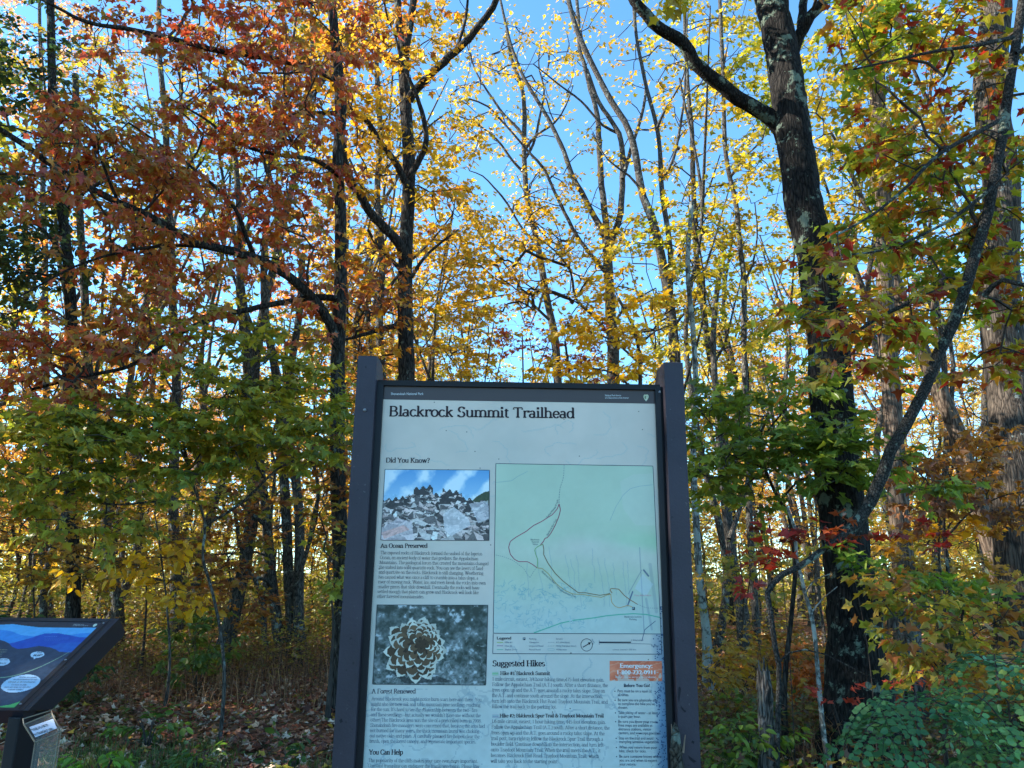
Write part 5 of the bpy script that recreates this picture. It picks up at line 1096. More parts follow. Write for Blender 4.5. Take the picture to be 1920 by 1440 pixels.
# tall sunlit trees in the gap
tree('forked_tree', 'tall forked tree rising above the middle of the sign', [T_((16, 16.6), .17, .10, (1158, 1120), (1155, 900), (1153, 760), (1151, 700), (1150, 637), (1144, 603), (1141, 520), (1140, 470), (1138, 447))],
  [T_((16.6, 17), .085, .03, (1138, 455), (1128, 430), (1107, 393), (1090, 360), (1073, 330), (1057, 283), (1033, 233), (1007, 187), (983, 147), (960, 90), (945, 30), (930, -40)),
   T_((16.6, 17), .085, .04, (1140, 460), (1134, 400), (1127, 333), (1123, 267), (1120, 217), (1107, 167), (1097, 127), (1087, 93), (1085, 40), (1080, -10), (1070, -80)),
   T_((16.6, 16.2), .085, .05, (1142, 468), (1150, 445), (1163, 400), (1168, 333), (1167, 283), (1160, 250), (1140, 217), (1122, 190), (1100, 130)), T_((16.3, 16), .05, .02, (1168, 335), (1176, 305), (1187, 267), (1203, 217), (1211, 167), (1206, 130), (1192, 60), (1186, 0), (1180, -60)),
   T_((16.4, 16.4), .06, .02, (1140, 535), (1135, 510), (1110, 480), (1080, 440), (1053, 387), (1040, 360), (1017, 313), (987, 280), (950, 237), (915, 200), (880, 185)), T_((16.5, 16), .04, .015, (1160, 250), (1130, 235), (1090, 190), (1050, 160), (1000, 120)),
   T_((16, 15), .04, .012, (1150, 640), (1120, 600), (1080, 560), (1070, 510), (1040, 470), (1000, 440)), T_((16, 15.4), .04, .012, (1146, 610), (1180, 570), (1230, 540))],
  blobs([(1070, 430, 130, 60, 16, 1.2, 62), (1040, 520, 130, 70, 15.6, 1, 52), (930, 560, 80, 80, 15.6, 1, 26), (1180, 600, 110, 70, 15.4, 1, 30), (960, 180, 110, 110, 17, 1, 22), (1120, 60, 130, 90, 17, 1, 26), (1230, 180, 60, 150, 16.4, 1, 18), (1080, 300, 110, 60, 16.6, 1, 12)]), YEL, bk=M_BARKG, size=.11, L=.55, k=3, m=5, tpl=LOBED, seg=.5, tip=.009, flare=.3)
tree('tall_gray_tree', 'tall thin gray tree with spreading twigs against the blue gap', [T_((18, 18.6), .12, .05, (1052, 1120), (1049, 900), (1048, 760), (1047, 717), (1040, 637), (1027, 570), (1017, 503), (1007, 453), (996, 410), (987, 367), (984, 300), (983, 260), (982, 200), (977, 160), (960, 110), (950, 60))],
  [T_((18.4, 18.4), .05, .015, (985, 262), (970, 240), (945, 215), (920, 180), (895, 140), (880, 100), (870, 60)), T_((18.4, 18.6), .045, .015, (983, 300), (1000, 270), (1012, 220), (1020, 170), (1010, 120), (1016, 70)), T_((18.4, 18), .045, .012, (988, 330), (960, 300), (930, 260), (890, 230), (850, 215)), T_((18.4, 18), .045, .012, (985, 280), (1004, 255), (1040, 230), (1060, 200), (1075, 160)),
   T_((18.4, 18), .04, .012, (1010, 460), (980, 430), (950, 380), (925, 350), (905, 330), (880, 320)), T_((18, 17.6), .04, .012, (1030, 600), (990, 560), (950, 500), (900, 440), (870, 390))],
  blobs([(930, 420, 90, 60, 18, 1.2, 26), (990, 500, 110, 80, 17.4, 1.4, 34), (920, 220, 90, 120, 18.4, 1.2, 30), (1020, 140, 80, 90, 18.6, 1, 22), (860, 500, 60, 120, 17, 1, 30), (1010, 350, 60, 40, 18, 1, 14), (900, 80, 80, 60, 18.4, 1, 14)]), GOLD, bk=M_BARKG, size=.11, L=.6, k=3, m=5, tpl=LOBED, seg=.6, tip=.009, flare=.3)
tree('twin_stem_tree', 'pale twin stemmed tree rising behind the right post of the tall sign', [T_((13, 13.6), .115, .05, (1274, 1150), (1271, 900), (1268, 740), (1267, 677), (1263, 620), (1253, 553), (1243, 505), (1233, 453), (1220, 403), (1207, 370), (1198, 320), (1187, 267), (1170, 227), (1145, 190), (1110, 120), (1080, 50), (1060, -20)),
   T_((13.2, 13.8), .06, .03, (1256, 570), (1256, 537), (1257, 487), (1253, 437), (1243, 370), (1240, 333), (1237, 283), (1230, 233), (1213, 167), (1203, 117), (1193, 67), (1187, 0), (1180, -80))],
  [T_((13.4, 13.2), .035, .012, (1240, 340), (1262, 300), (1275, 240), (1283, 180), (1286, 100), (1290, 20)), T_((13.4, 13), .03, .01, (1232, 240), (1250, 200), (1275, 160), (1290, 110)), T_((13, 12.6), .03, .01, (1262, 615), (1290, 580), (1330, 560)), T_((13.2, 13), .03, .01, (1205, 360), (1180, 330), (1140, 300), (1110, 250))],
  blobs([(1310, 130, 100, 110, 13.6, 1.2, 30), (1290, 330, 70, 90, 13.6, 1, 16), (1210, 480, 60, 80, 13.2, 1, 12), (1330, 500, 80, 90, 13.4, 1, 16), (1200, -100, 200, 90, 14, 1.2, 24)]), YGR + YEL, bk=M_BARKG, size=.11, L=.45, k=3, m=6, tpl=LOBED, seg=.5, tip=.007, flare=.3)
tree('slim_dark_tree', 'slim dark tree between the tall sign and the oak, farther left', [T_((13.5, 14), .075, .04, (1395, 1150), (1380, 1080), (1368, 980), (1361, 850), (1348, 750), (1334, 680), (1324, 613), (1312, 540), (1304, 467), (1302, 383), (1300, 317), (1297, 250), (1290, 170), (1285, 60), (1280, -60))],
  [T_((13.6, 13), .03, .01, (1335, 690), (1360, 640), (1375, 580), (1390, 520)), T_((13.8, 13.4), .03, .01, (1303, 400), (1330, 350), (1350, 290))], blobs([(1340, 420, 70, 80, 13.6, 1, 18), (1380, 250, 80, 100, 13.8, 1, 24), (1320, 20, 90, 80, 14, 1, 18), (1330, 640, 60, 60, 13, .8, 8)]), YGR, bk=M_BARKG, size=.11, L=.45, k=3, m=6, tpl=LOBED, seg=.45)
tree('slim_dark_tree', 'slim dark tree just left of the oak, with leafy top', [T_((12.5, 13), .062, .035, (1420, 1220), (1412, 1080), (1405, 950), (1404, 850), (1398, 747), (1396, 647), (1395, 530), (1387, 467), (1380, 383), (1363, 300), (1357, 217), (1355, 120), (1350, 0), (1345, -100))],
  [T_((12.8, 12.4), .028, .01, (1396, 530), (1410, 500), (1420, 440), (1415, 380)), T_((12.8, 12.6), .025, .01, (1370, 330), (1400, 290), (1430, 260), (1440, 210))], blobs([(1420, 380, 70, 130, 12.8, 1, 34), (1400, 130, 90, 110, 13, 1, 34), (1440, 560, 60, 80, 12.4, .8, 14), (1360, -80, 160, 90, 13, 1.2, 26)]), YGR, bk=M_BARKG, size=.11, L=.45, k=3, m=7, tpl=LOBED, seg=.45)
tree('lichen_trunk_tree', 'pale lichen covered slim trunk right beside the right sign post', [T_((10.5, 10.8), .058, .035, (1324, 1190), (1316, 1127), (1310, 1060), (1306, 980), (1302, 917), (1300, 830), (1304, 740), (1300, 620), (1290, 500), (1296, 380))], [], blobs([(1310, 560, 60, 120, 10.8, .8, 16)]), YGR, bk=bark('pale_lichen_bark', (.06, .06, .055), (.2, .2, .18), (.34, .38, .34), .16), size=.1, L=.4)
tree('leaning_gray_tree', 'gray slightly leaning trunk with two low forks between sign and oak', [T_((11.5, 12), .075, .045, (1393, 1210), (1388, 1160), (1378, 1090), (1366, 1000), (1354, 900), (1346, 800), (1338, 640), (1350, 500))], [T_((11.6, 12), .04, .02, (1368, 1010), (1385, 960), (1402, 900), (1420, 840), (1430, 780))], blobs([(1370, 560, 70, 90, 12, .8, 14)]), YGR, bk=M_BARKG, size=.1, L=.4)
tree('yellow_tree', 'bright yellow leafed tree behind the dark crooked tree', [T_((14.5, 15), .10, .05, (716, 1120), (716, 900), (718, 740), (712, 600), (716, 480), (708, 360), (712, 240), (706, 100), (700, -40))], [T_((14.7, 14.4), .04, .015, (714, 560), (760, 500), (810, 450), (850, 400)), T_((14.7, 14.6), .04, .015, (710, 330), (760, 280), (800, 240), (840, 210)), T_((14.7, 14.6), .04, .015, (712, 400), (670, 330), (640, 260))],
  blobs([(840, 300, 70, 100, 14.6, 1, 34), (840, 430, 80, 90, 14.4, 1, 50), (820, 580, 80, 90, 14, 1, 42), (690, 230, 90, 110, 14.8, 1, 42), (780, 60, 100, 70, 15, 1, 30), (660, 60, 110, 80, 15, 1.2, 34), (660, 440, 70, 110, 14.6, 1, 30), (870, 640, 70, 60, 14, 1, 16), (720, -130, 200, 90, 15, 1.2, 40)]), GOLD, bk=M_BARKG, size=.115, L=.5, k=3, m=7, tpl=LOBED, seg=.5)
tree('red_understory_tree', 'small red leafed tree low behind the middle of the sign', [T_((14, 14), .045, .02, (1085, 1120), (1080, 900), (1076, 760), (1068, 700), (1060, 640))], [T_((14, 13.8), .02, .01, (1074, 740), (1110, 700), (1150, 680))], blobs([(1000, 640, 50, 40, 13.8, .6, 12), (1080, 650, 60, 45, 14, .6, 14), (1130, 700, 50, 30, 13.8, .5, 6)]), [(170, 60, 50), (190, 104, 56), (170, 80, 60)], bk=M_BARK, size=.09, L=.35)
tree('gold_understory_tree', 'golden yellow maple with low level sprays just above the sign top', [T_((9.5, 9.8), .04, .02, (1205, 1160), (1200, 900), (1196, 780), (1200, 700), (1190, 620), (1160, 560))], [T_((9.6, 9.6), .018, .007, (1197, 740), (1150, 700), (1090, 690), (1040, 700)), T_((9.6, 9.6), .018, .007, (1198, 680), (1150, 640), (1100, 620), (1060, 610)), T_((9.6, 9.6), .016, .006, (1196, 650), (1230, 620), (1260, 610))],
  blobs([(1060, 695, 60, 16, 9.6, .5, 12), (1130, 620, 90, 22, 9.6, .6, 20), (1180, 680, 50, 20, 9.5, .5, 8), (1190, 560, 60, 22, 9.6, .5, 10), (1100, 380, 150, 40, 10.4, .8, 0)]), YEL, bk=M_TWIG, near=True, tpl=MAPLE, size=.09, L=.3, k=3, m=7, seg=.25, tip=.003, droop=.3)
# right hand group
tree('ridged_oak', 'massive ridged pale barked trunk at the far right edge', [T_((10.2, 10.8), .34, .21, (1925, 1300), (1918, 1180), (1912, 1000), (1902, 880), (1893, 760), (1884, 680), (1880, 560), (1876, 470), (1868, 300), (1862, 100), (1864, 0), (1860, -140), (1850, -400))], [T_((10.4, 9.8), .05, .02, (1872, 350), (1790, 270), (1740, 190), (1700, 100)), T_((10.5, 10), .06, .02, (1870, 150), (1930, 80), (1990, 0))], blobs([(1880, -260, 300, 160, 10.6, 1.2, 80), (1720, 40, 130, 90, 10.4, .8, 30), (2080, 100, 120, 300, 10.4, 1, 60)]), YGR, bk=M_BARKO, size=.11, L=.45, k=3, m=7, tpl=LOBED, sides=26, flare=.45, trough=.05, near=True)
tree('leaning_brown_tree', 'smooth brown trunk leaning left, in front of the far right trunk', [T_((12.3, 12.6), .145, .12, (1885, 1200), (1872, 1083), (1855, 1010), (1832, 940), (1812, 870), (1790, 800), (1768, 750), (1747, 700), (1715, 620), (1680, 540), (1660, 440), (1640, 300))], [T_((12.4, 12.2), .05, .03, (1752, 715), (1762, 660), (1750, 600), (1752, 520))], blobs([(1640, 350, 110, 120, 12.4, 1, 36), (1580, 220, 90, 90, 12.4, 1, 26)]), YGR, bk=M_BARKB, size=.11, L=.45, tpl=LOBED, k=3, m=6)
tree('straight_brown_tree', 'straight brown trunk right behind the curving maple', [T_((11.2, 11.4), .155, .12, (1702, 1230), (1695, 1100), (1690, 1000), (1682, 900), (1674, 800), (1668, 700), (1664, 620), (1660, 520), (1655, 380), (1650, 220), (1640, 60), (1630, -100))], [T_((11.3, 11), .05, .02, (1658, 450), (1620, 380), (1590, 310), (1560, 250)), T_((11.3, 11), .05, .02, (1655, 330), (1700, 260), (1740, 200))], blobs([(1580, 130, 110, 110, 11.4, 1, 34), (1740, 230, 90, 110, 11.4, 1, 20), (1640, -120, 200, 110, 11.4, 1.2, 44), (1560, 330, 60, 80, 11.2, .8, 16)]), YGR, bk=M_BARKB, size=.11, L=.45, tpl=LOBED, k=3, m=7, sides=16)
tree('rust_oak_sapling', 'rust brown leafed oak sapling in front of the far right trunk', [T_((8.2, 8.2), .025, .012, (1790, 1330), (1785, 1200), (1780, 1100), (1770, 1000), (1775, 930), (1790, 860))], [T_((8.2, 8), .012, .005, (1772, 1010), (1820, 960), (1880, 930), (1930, 920)), T_((8.2, 8), .012, .005, (1775, 950), (1720, 920), (1680, 880))], blobs([(1800, 880, 90, 60, 8.2, .6, 24), (1720, 900, 70, 50, 8.1, .5, 15), (1880, 940, 70, 40, 8, .5, 12), (1850, 830, 70, 30, 8.2, .5, 8), (1760, 960, 60, 30, 8, .4, 6)]), RUST, near=True, tpl=LOBED, size=.085, L=.26, k=3, m=7, seg=.2, tip=.003, droop=.6, curl=.5)
tree('green_maple', 'green leafed young maple spreading between the right sign post and the oak', [T_((6.6, 6.6), .022, .010, (1470, 1300), (1485, 1140), (1490, 1060), (1478, 960), (1462, 940), (1432, 870), (1428, 810), (1440, 780))], [T_((6.6, 6.4), .011, .005, (1462, 940), (1500, 900), (1540, 890), (1600, 870), (1650, 860)), T_((6.6, 6.3), .010, .004, (1436, 880), (1390, 860), (1340, 850), (1300, 860)), T_((6.6, 6.3), .010, .004, (1430, 820), (1470, 770), (1500, 740), (1530, 700))],
  blobs([(1360, 760, 70, 30, 6.4, .4, 18), (1340, 850, 70, 50, 6.3, .4, 26), (1440, 830, 90, 60, 6.5, .5, 28), (1540, 840, 80, 45, 6.2, .4, 24), (1620, 850, 70, 40, 6.0, .3, 14), (1500, 740, 60, 40, 6.4, .4, 12), (1380, 920, 70, 40, 6.4, .4, 10), (1570, 900, 60, 20, 6.1, .3, 6), (1730, 900, 50, 22, 5.9, .3, 5)]), [(112, 132, 54), (140, 150, 58), (170, 160, 60), (124, 138, 56)], near=True, tpl=MAPLE, size=.085, L=.26, k=3, m=6, seg=.2, tip=.0026, droop=.3)
sapl = tree('sapling', 'thin lichen speckled sapling stem left of the oak base', [T_((5.8, 6.0), .020, .012, (1556, 1445), (1546, 1390), (1539, 1330), (1532, 1250), (1528, 1200), (1520, 1150), (1508, 1110), (1502, 1080), (1494, 1050), (1490, 990), (1476, 950))], [T_((5.9, 5.8), .007, .004, (1508, 1115), (1530, 1085), (1560, 1075)), T_((5.9, 5.9), .006, .003, (1520, 1150), (1545, 1120), (1570, 1100))], blobs([(1560, 1000, 70, 22, 5.9, .2, 5), (1460, 1040, 50, 30, 5.9, .2, 5)]), [(176, 44, 40), (190, 80, 40), (160, 40, 50)], bk=bark('speckled_bark', (.10, .10, .09), (.26, .26, .23), (.46, .50, .46), .14, scale=60), near=True, tpl=MAPLE, size=.085, L=.2, k=2, m=4, seg=.15, tip=.002, sides=8, flare=.3)
tree('yellow_sapling', 'small sapling with large clear yellow leaves at left, above the exhibit', [T_((8.5, 8.5), .014, .007, (318, 1240), (312, 1130), (304, 1060), (298, 1010), (290, 960))], [T_((8.5, 8.4), .007, .004, (305, 1070), (260, 1060), (225, 1055)), T_((8.5, 8.4), .007, .004, (308, 1100), (350, 1060), (390, 1050)), T_((8.5, 8.4), .006, .003, (300, 1020), (340, 1010), (370, 1012))],
  blobs([(340, 1020, 50, 12, 8.4, .2, 5), (250, 1062, 60, 20, 8.4, .2, 8), (310, 1100, 40, 30, 8.4, .3, 9), (370, 1130, 40, 30, 8.4, .3, 6), (310, 1040, 60, 14, 8.4, .2, 5), (150, 1085, 30, 16, 8.4, .2, 3)]), [(206, 160, 30), (220, 176, 40), (190, 150, 40)], bk=M_BARKG, near=True, tpl=OVAL, size=.10, L=.24, k=2, m=5, seg=.15, tip=.0022, droop=.6, wide=1.15, nt=.6, sides=7)
tree('yellow_sapling', 'sapling with bright yellow sprays before the far right trunk', [T_((9.0, 9.0), .016, .008, (1776, 1240), (1770, 1120), (1760, 1040), (1762, 990))], [], blobs([(1760, 1000, 60, 20, 9, .3, 10), (1830, 985, 50, 16, 9, .3, 8), (1700, 1010, 30, 16, 9, .3, 4)]), [(232, 184, 50), (220, 160, 40)], near=True, tpl=MAPLE, size=.10, L=.28, k=2, m=6, seg=.15, tip=.0022)
tree('maple_sapling', 'low maple sapling with amber and orange leaves right of the oak', [T_((5.2, 5.2), .012, .006, (1770, 1380), (1778, 1320), (1790, 1250), (1800, 1180), (1810, 1120))], [T_((5.2, 5.1), .006, .003, (1785, 1280), (1740, 1230), (1700, 1190)), T_((5.2, 5.1), .006, .003, (1795, 1220), (1840, 1180), (1880, 1160))],
  blobs([(1720, 1130, 70, 30, 5.2, .3, 8), (1790, 1160, 60, 40, 5.2, .3, 9), (1700, 1190, 50, 30, 5.1, .3, 7), (1830, 1230, 60, 40, 5.2, .3, 7), (1740, 1250, 50, 25, 5.1, .3, 7), (1660, 1090, 40, 20, 5.2, .2, 5), (1880, 1140, 50, 40, 5.3, .3, 10)]), [(190, 150, 50), (196, 124, 48), (160, 96, 50), (140, 146, 58), (200, 160, 56), (120, 134, 54)], near=True, tpl=MAPLE, size=.066, L=.24, k=3, m=6, seg=.12, tip=.002, droop=.5, f=2.5)
tree('green_maple', 'light green maple seedling against the right side of the oak trunk', [T_((5.9, 5.9), .010, .005, (1722, 1360), (1705, 1250), (1690, 1150), (1670, 1080), (1650, 1040))], [], blobs([(1640, 1050, 40, 20, 5.8, .2, 5), (1700, 1090, 50, 24, 5.8, .2, 9), (1760, 1100, 50, 24, 5.9, .2, 8), (1820, 1110, 50, 24, 6, .2, 8), (1600, 1035, 30, 12, 5.8, .1, 3)]), [(104, 134, 50), (130, 144, 50), (84, 120, 50)], near=True, tpl=MAPLE, size=.085, L=.2, k=2, m=5, seg=.12, tip=.002)

tree('olive_tree', 'tall olive and yellow green tree behind the rust red boughs at upper left', [T_((13.4, 14), .10, .05, (330, 1140), (326, 900), (330, 700), (322, 520), (316, 380), (310, 240), (300, 100), (296, -60))], [T_((13.6, 13), .04, .015, (318, 420), (270, 330), (220, 260)), T_((13.6, 13), .04, .015, (316, 380), (380, 300), (430, 220))],
  blobs([(330, 140, 150, 110, 13.6, 1, 40), (220, 260, 120, 100, 13.6, 1, 34), (440, 260, 120, 110, 13.6, 1, 36), (330, 400, 150, 90, 13.4, 1, 30), (120, 120, 90, 80, 13.6, 1, 18), (500, 60, 100, 80, 13.8, 1, 20), (300, -100, 260, 90, 13.8, 1.2, 30)]), [(132, 136, 56), (160, 152, 58), (186, 166, 60), (150, 124, 58), (190, 140, 70)], bk=M_BARKG, size=.10, L=.5, k=3, m=7, tpl=LOBED, seg=.5)
tree('pink_leaf_tree', 'distant pinkish peach crowned tree at the top left corner', [T_((21, 21), .12, .05, (90, 1110), (88, 800), (84, 500), (80, 300), (76, 120), (74, 0))], [], blobs([(90, 60, 110, 80, 21, 1.2, 40), (200, 120, 80, 60, 21, 1, 18), (30, 180, 70, 70, 21, 1, 16)]), [(226, 170, 140), (220, 150, 130), (230, 186, 130)], bk=M_BARKG, size=.14, L=.7, k=3, m=7, seg=.8, tip=.008)
# dead snag, old stump
g = Geo(); a = limb3(T_((5.7, 5.75), .06, .045, (1436, 1450), (1438, 1400), (1437, 1340), (1434, 1290), (1430, 1258)))[0]
sb = np.array([a[0][0], a[0][1], float(ground_z(a[0][0], a[0][1]))])
spn, t = smoothpath([sb + [0, 0, -.1]] + a, .06); g.tube(spn, .060 - .016 * t, 14, rough=.4)
for k in range(7):
    th = k * .9; p = spn[-1] + np.array([.035 * math.cos(th), .035 * math.sin(th), -.03]); g.tube([p - [0, 0, .1], p + [0, 0, .05 + .09 * rng.random()]], [.02, .003], 5)
tag(g.build('dead_snag', [M_DEAD], None, sb, smooth=False), 'broken gray dead stub standing beside the thin stems left of the oak', 'dead tree')
g = Geo(); a = limb3(T_((8.2, 8.2), .14, .12, (1706, 1300), (1704, 1240), (1700, 1190), (1690, 1150)))[0]
sb = np.array([a[0][0], a[0][1], float(ground_z(a[0][0], a[0][1]))])
spn, t = smoothpath([sb + [0, 0, -.1]] + a, .08); g.tube(spn, .15 - .03 * t, 16, rough=.28)
for k in range(9):
    th = k * .7; p = spn[-1] + np.array([.10 * math.cos(th), .10 * math.sin(th), -.05]); g.tube([p - [0, 0, .1], p + [0, 0, .03 + .14 * rng.random()]], [.04, .004], 5)
tag(g.build('dead_stump', [M_DEAD], None, sb), 'weathered gray stump half hidden in amber leaves behind the oak', 'stump')
# climbing vines on the oak
# ------------------------------------------------------------------ far woods: a few kinds, copied
def proto_tree(name, h, cr, cols, n, bk, size, lean=.3, m=7, k=3, r=.14, low=.35, spread=1.0, L=.6, tpl=SIMPLE, forks=2):
    top = np.array([lean * rng.normal(), lean * rng.normal(), h])
    pts = [np.array([0, 0, -.3])] + [top * t + np.append(rng.normal(size=2) * .2 * h / 10, 0) * [1, 1, 0] for t in (.15, .35, .55, .75, 1.0)]
    pts[0][:2] = 0
    stems = [(pts, r, r * .25)]
    for q in range(forks):
        a = rng.random() * 6.28; i = 3 + q % 2; b0 = pts[i]; ln = h * .28
        stems.append(([b0, b0 + np.array([math.cos(a) * .35, math.sin(a) * .35, .8]) * ln * .5, b0 + np.array([math.cos(a) * .6, math.sin(a) * .6, 1.5]) * ln * .7], r * .5, r * .15))
    root = empty(name, (0, 0, 0))
    g = Geo(); sp, t = smoothpath(pts, .5); g.tube(sp, (r + (r * .25 - r) * t) * (1 + .6 * np.exp(-np.maximum(sp[:, 2], 0) / .3)), 9, rough=.12)
    for pts2, a, b in stems[1:]: sp, t = smoothpath(pts2, .5); g.tube(sp, a + (b - a) * t, 6)
    g.build('trunk', [bk], root, (0, 0, 0), smooth=True)
    z0 = h * low; T = ellipsoid((0, 0, (z0 + h) / 2 + .3), (cr * spread, cr * spread, (h - z0) / 2 + .4), n)
    ch, D = grow(stems, T, .007, .7, z0 * .7)
    c = Geo()
    for p, rr in ch: c.tube(p, rr, 3, 1)
    spray(c, c, T, D, cols, k, m, L, size, tpl, wmat=1, twig=.004, jit=.3, f=.6)
    c.build('crown', [M_LEAF, M_TWIG], root, (0, 0, 0))
    return root
rr_ = np.random.default_rng(77)
def place(o, x, y, s, rz, first, tilt=0):
    c = o if first else copy_tree(o)
    c.location = (x, y, float(ground_z(x, y))); c.rotation_euler = (tilt * rr_.normal(), tilt * rr_.normal(), rz); c.scale = (s, s, s)
    return c
prot = [proto_tree('forest_tree', 15, 2.6, FAR, 150, M_BARKG, .17), proto_tree('forest_tree', 13, 2.4, FAR3, 130, M_BARKG, .16), proto_tree('forest_tree', 16, 2.8, FAR, 150, M_BARKG, .17, low=.45), proto_tree('forest_tree', 12, 2.3, FAR2, 120, M_BARKG, .16), proto_tree('forest_tree', 14, 2.2, FAR3 + FAR, 120, M_BARK, .16, low=.25)]
slim = [proto_tree('slender_tree', 11, 1.2, GOLD, 16, M_BARKG, .12, r=.07, low=.5, L=.45, forks=1), proto_tree('slender_tree', 12, 1.3, YGR, 18, M_BARKG, .12, r=.085, low=.45, L=.45), proto_tree('slender_tree', 9, 1.1, YEL, 22, M_BARK, .12, r=.05, low=.3, L=.4, forks=1), proto_tree('slender_tree', 12, 1.4, FAR2, 14, M_BARKG, .12, r=.10, low=.5, L=.45)]
LF = ['distant sunlit woodland tree with golden crown beyond the nearer trunks', 'distant olive green woodland tree beyond the nearer trunks', 'distant high crowned yellow woodland tree', 'distant orange pink woodland tree', 'distant woodland tree, yellow green from low to top']
LS = ['slender gray trunk in the woods with thin gold leaves', 'slender gray trunk in the woods with yellow green leaves', 'very thin dark trunk in the woods with yellow leaves', 'gray trunk in the woods with a few orange leaves']
used = [0] * 5; us = [0] * 4

def pix(x, y): return 960 + 1400 * x / y
spots = []
def far_at(lo, hi, n, pmin, tries=4000):
    c = 0
    for _ in range(tries):
        if c >= n: break
        y = lo + (hi - lo) * rr_.random() ** .8; x = (rr_.random() * 2 - 1) * y * .95
        if any((x - a) ** 2 + (y - b) ** 2 < pmin ** 2 for a, b in spots): continue
        px = pix(x, y)
        if y < 27 and 800 < px < 1330: continue
        spots.append((x, y)); c += 1
        i = int(rr_.random() * 5)
        if px < 560 and rr_.random() < .35: i = 3
        s = .8 + .4 * rr_.random()
        if 830 < px < 1260: s *= .8
        o = place(prot[i], x, y, s, rr_.random() * 6.28, used[i] == 0); used[i] = 1
        tag(o, LF[i], 'tree', 'far woodland trees kind %s' % ('gold', 'olive', 'high crowned', 'orange', 'mixed')[i])
far_at(20, 30, 20, 2.6); far_at(30, 48, 44, 2.8); far_at(48, 95, 90, 3.6); far_at(95, 150, 70, 5)
spots2 = []
c = 0
for _ in range(3000):
    if c >= 96: break
    y = 11.5 + 22 * rr_.random() ** 1.1; x = (rr_.random() * 2 - 1) * y * .78
    if any((x - a) ** 2 + (y - b) ** 2 < .45 for a, b in spots2): continue
    spots2.append((x, y)); c += 1; i = int(rr_.random() * 4); px = pix(x, y)
    if 800 < px < 1300 and y < 16: i = 2
    s = (.7 + .5 * rr_.random()) * (.72 if 820 < px < 1280 else 1)
    o = place(slim[i], x, y, s, rr_.random() * 6.28, us[i] == 0, .06); us[i] = 1
    tag(o, LS[i], 'tree', 'slender woodland trunks %s' % ('gold', 'yellow green', 'thin dark', 'orange')[i])
yng = [proto_tree('young_tree', 4.2, 1.3, YEL + GOLD, 42, M_BARK, .11, r=.03, low=.2, L=.4, forks=1, lean=.2), proto_tree('young_tree', 3.4, 1.1, FAR3, 40, M_BARK, .11, r=.025, low=.15, L=.4, forks=1, lean=.2), proto_tree('young_tree', 5.2, 1.4, GOLD + FAR2, 46, M_BARKG, .11, r=.04, low=.25, L=.45, forks=1, lean=.3)]
LY = ['young understory tree with bright yellow leaves among the slender trunks', 'young understory tree with yellow green leaves among the slender trunks', 'young understory tree with gold and orange leaves among the slender trunks']
uy = [0] * 3; c = 0; sp3 = []
for _ in range(4000):
    if c >= 140: break
    y = 13 + 30 * rr_.random(); x = (rr_.random() * 2 - 1) * y * .8
    if any((x - a) ** 2 + (y - b) ** 2 < 1.4 for a, b in sp3): continue
    sp3.append((x, y)); c += 1; i = int(rr_.random() * 3)
    o = place(yng[i], x, y, .7 + .6 * rr_.random(), rr_.random() * 6.28, uy[i] == 0); uy[i] = 1
    tag(o, LY[i], 'tree', 'young understory trees %s' % ('yellow', 'yellow green', 'gold and orange')[i])
# unseen trees added at the left to shade the foreground
shade = [proto_tree('added_shade_tree', 13, 3.4, GRN, 230, M_BARK, .24, low=.15, L=.8, m=7), proto_tree('added_shade_tree', 15, 3.4, YGR, 230, M_BARK, .24, low=.2, L=.8, m=7)]
q = 0
for x, y in [(-9, 1.5), (-9.8, 6), (-12.5, 11.0), (-13.5, 4), (-14, 8.0), (-11.5, -2.5), (-18, 9), (-14, -6)]:
    o = place(shade[q % 2], x, y, .95 + .2 * rr_.random(), rr_.random() * 6.28, q < 2); tag(o, 'leafy tree added outside the left of the view for shade', 'tree', 'added shade trees off the left side'); q += 1

# ------------------------------------------------------------------ low growth
def px_ground(px, py):
    d = ray(px, py); t = -EYE[2] / d[2]; p = EYE + d * t
    return np.array([p[0], p[1], float(ground_z(p[0], p[1]))])
# leaf litter
n = 52000
yy = 2.8 + 17 * rng.random(n) ** 1.25; xx = (rng.random(n) * 2 - 1) * yy * .80
pos = np.stack([xx, yy, ground_z(xx, yy) + .006 + .03 * rng.random(n)], 1)
a = rng.random(n) * 6.283
yd = np.stack([np.cos(a), np.sin(a), (rng.random(n) - .35) * .7], 1); nr = np.array([0, 0, 1.]) + rng.normal(size=(n, 3)) * .4
g = Geo(); LITP = [(136, 88, 66), (170, 114, 84), (146, 86, 68), (194, 150, 118), (112, 72, 60), (212, 186, 160), (172, 98, 68), (156, 118, 96)]
C = lin(np.array(LITP, float))[rng.integers(0, len(LITP), n)] * (.6 + .7 * rng.random((n, 1)))
hi = rng.random(n) < .04; C[hi] = lin(np.array([196, 174, 150.])); ye = rng.random(n) < .06; C[ye] = lin(np.array([190, 150, 60.]))
leaves(g, pos, yd, nr, .05 + .045 * rng.random(n), C, LOBED, curl=.5, fold=.3)
tag(g.build('leaf_litter', [M_LITTER]), 'brown fallen leaves covering the woodland edge', 'leaves', kind='stuff')
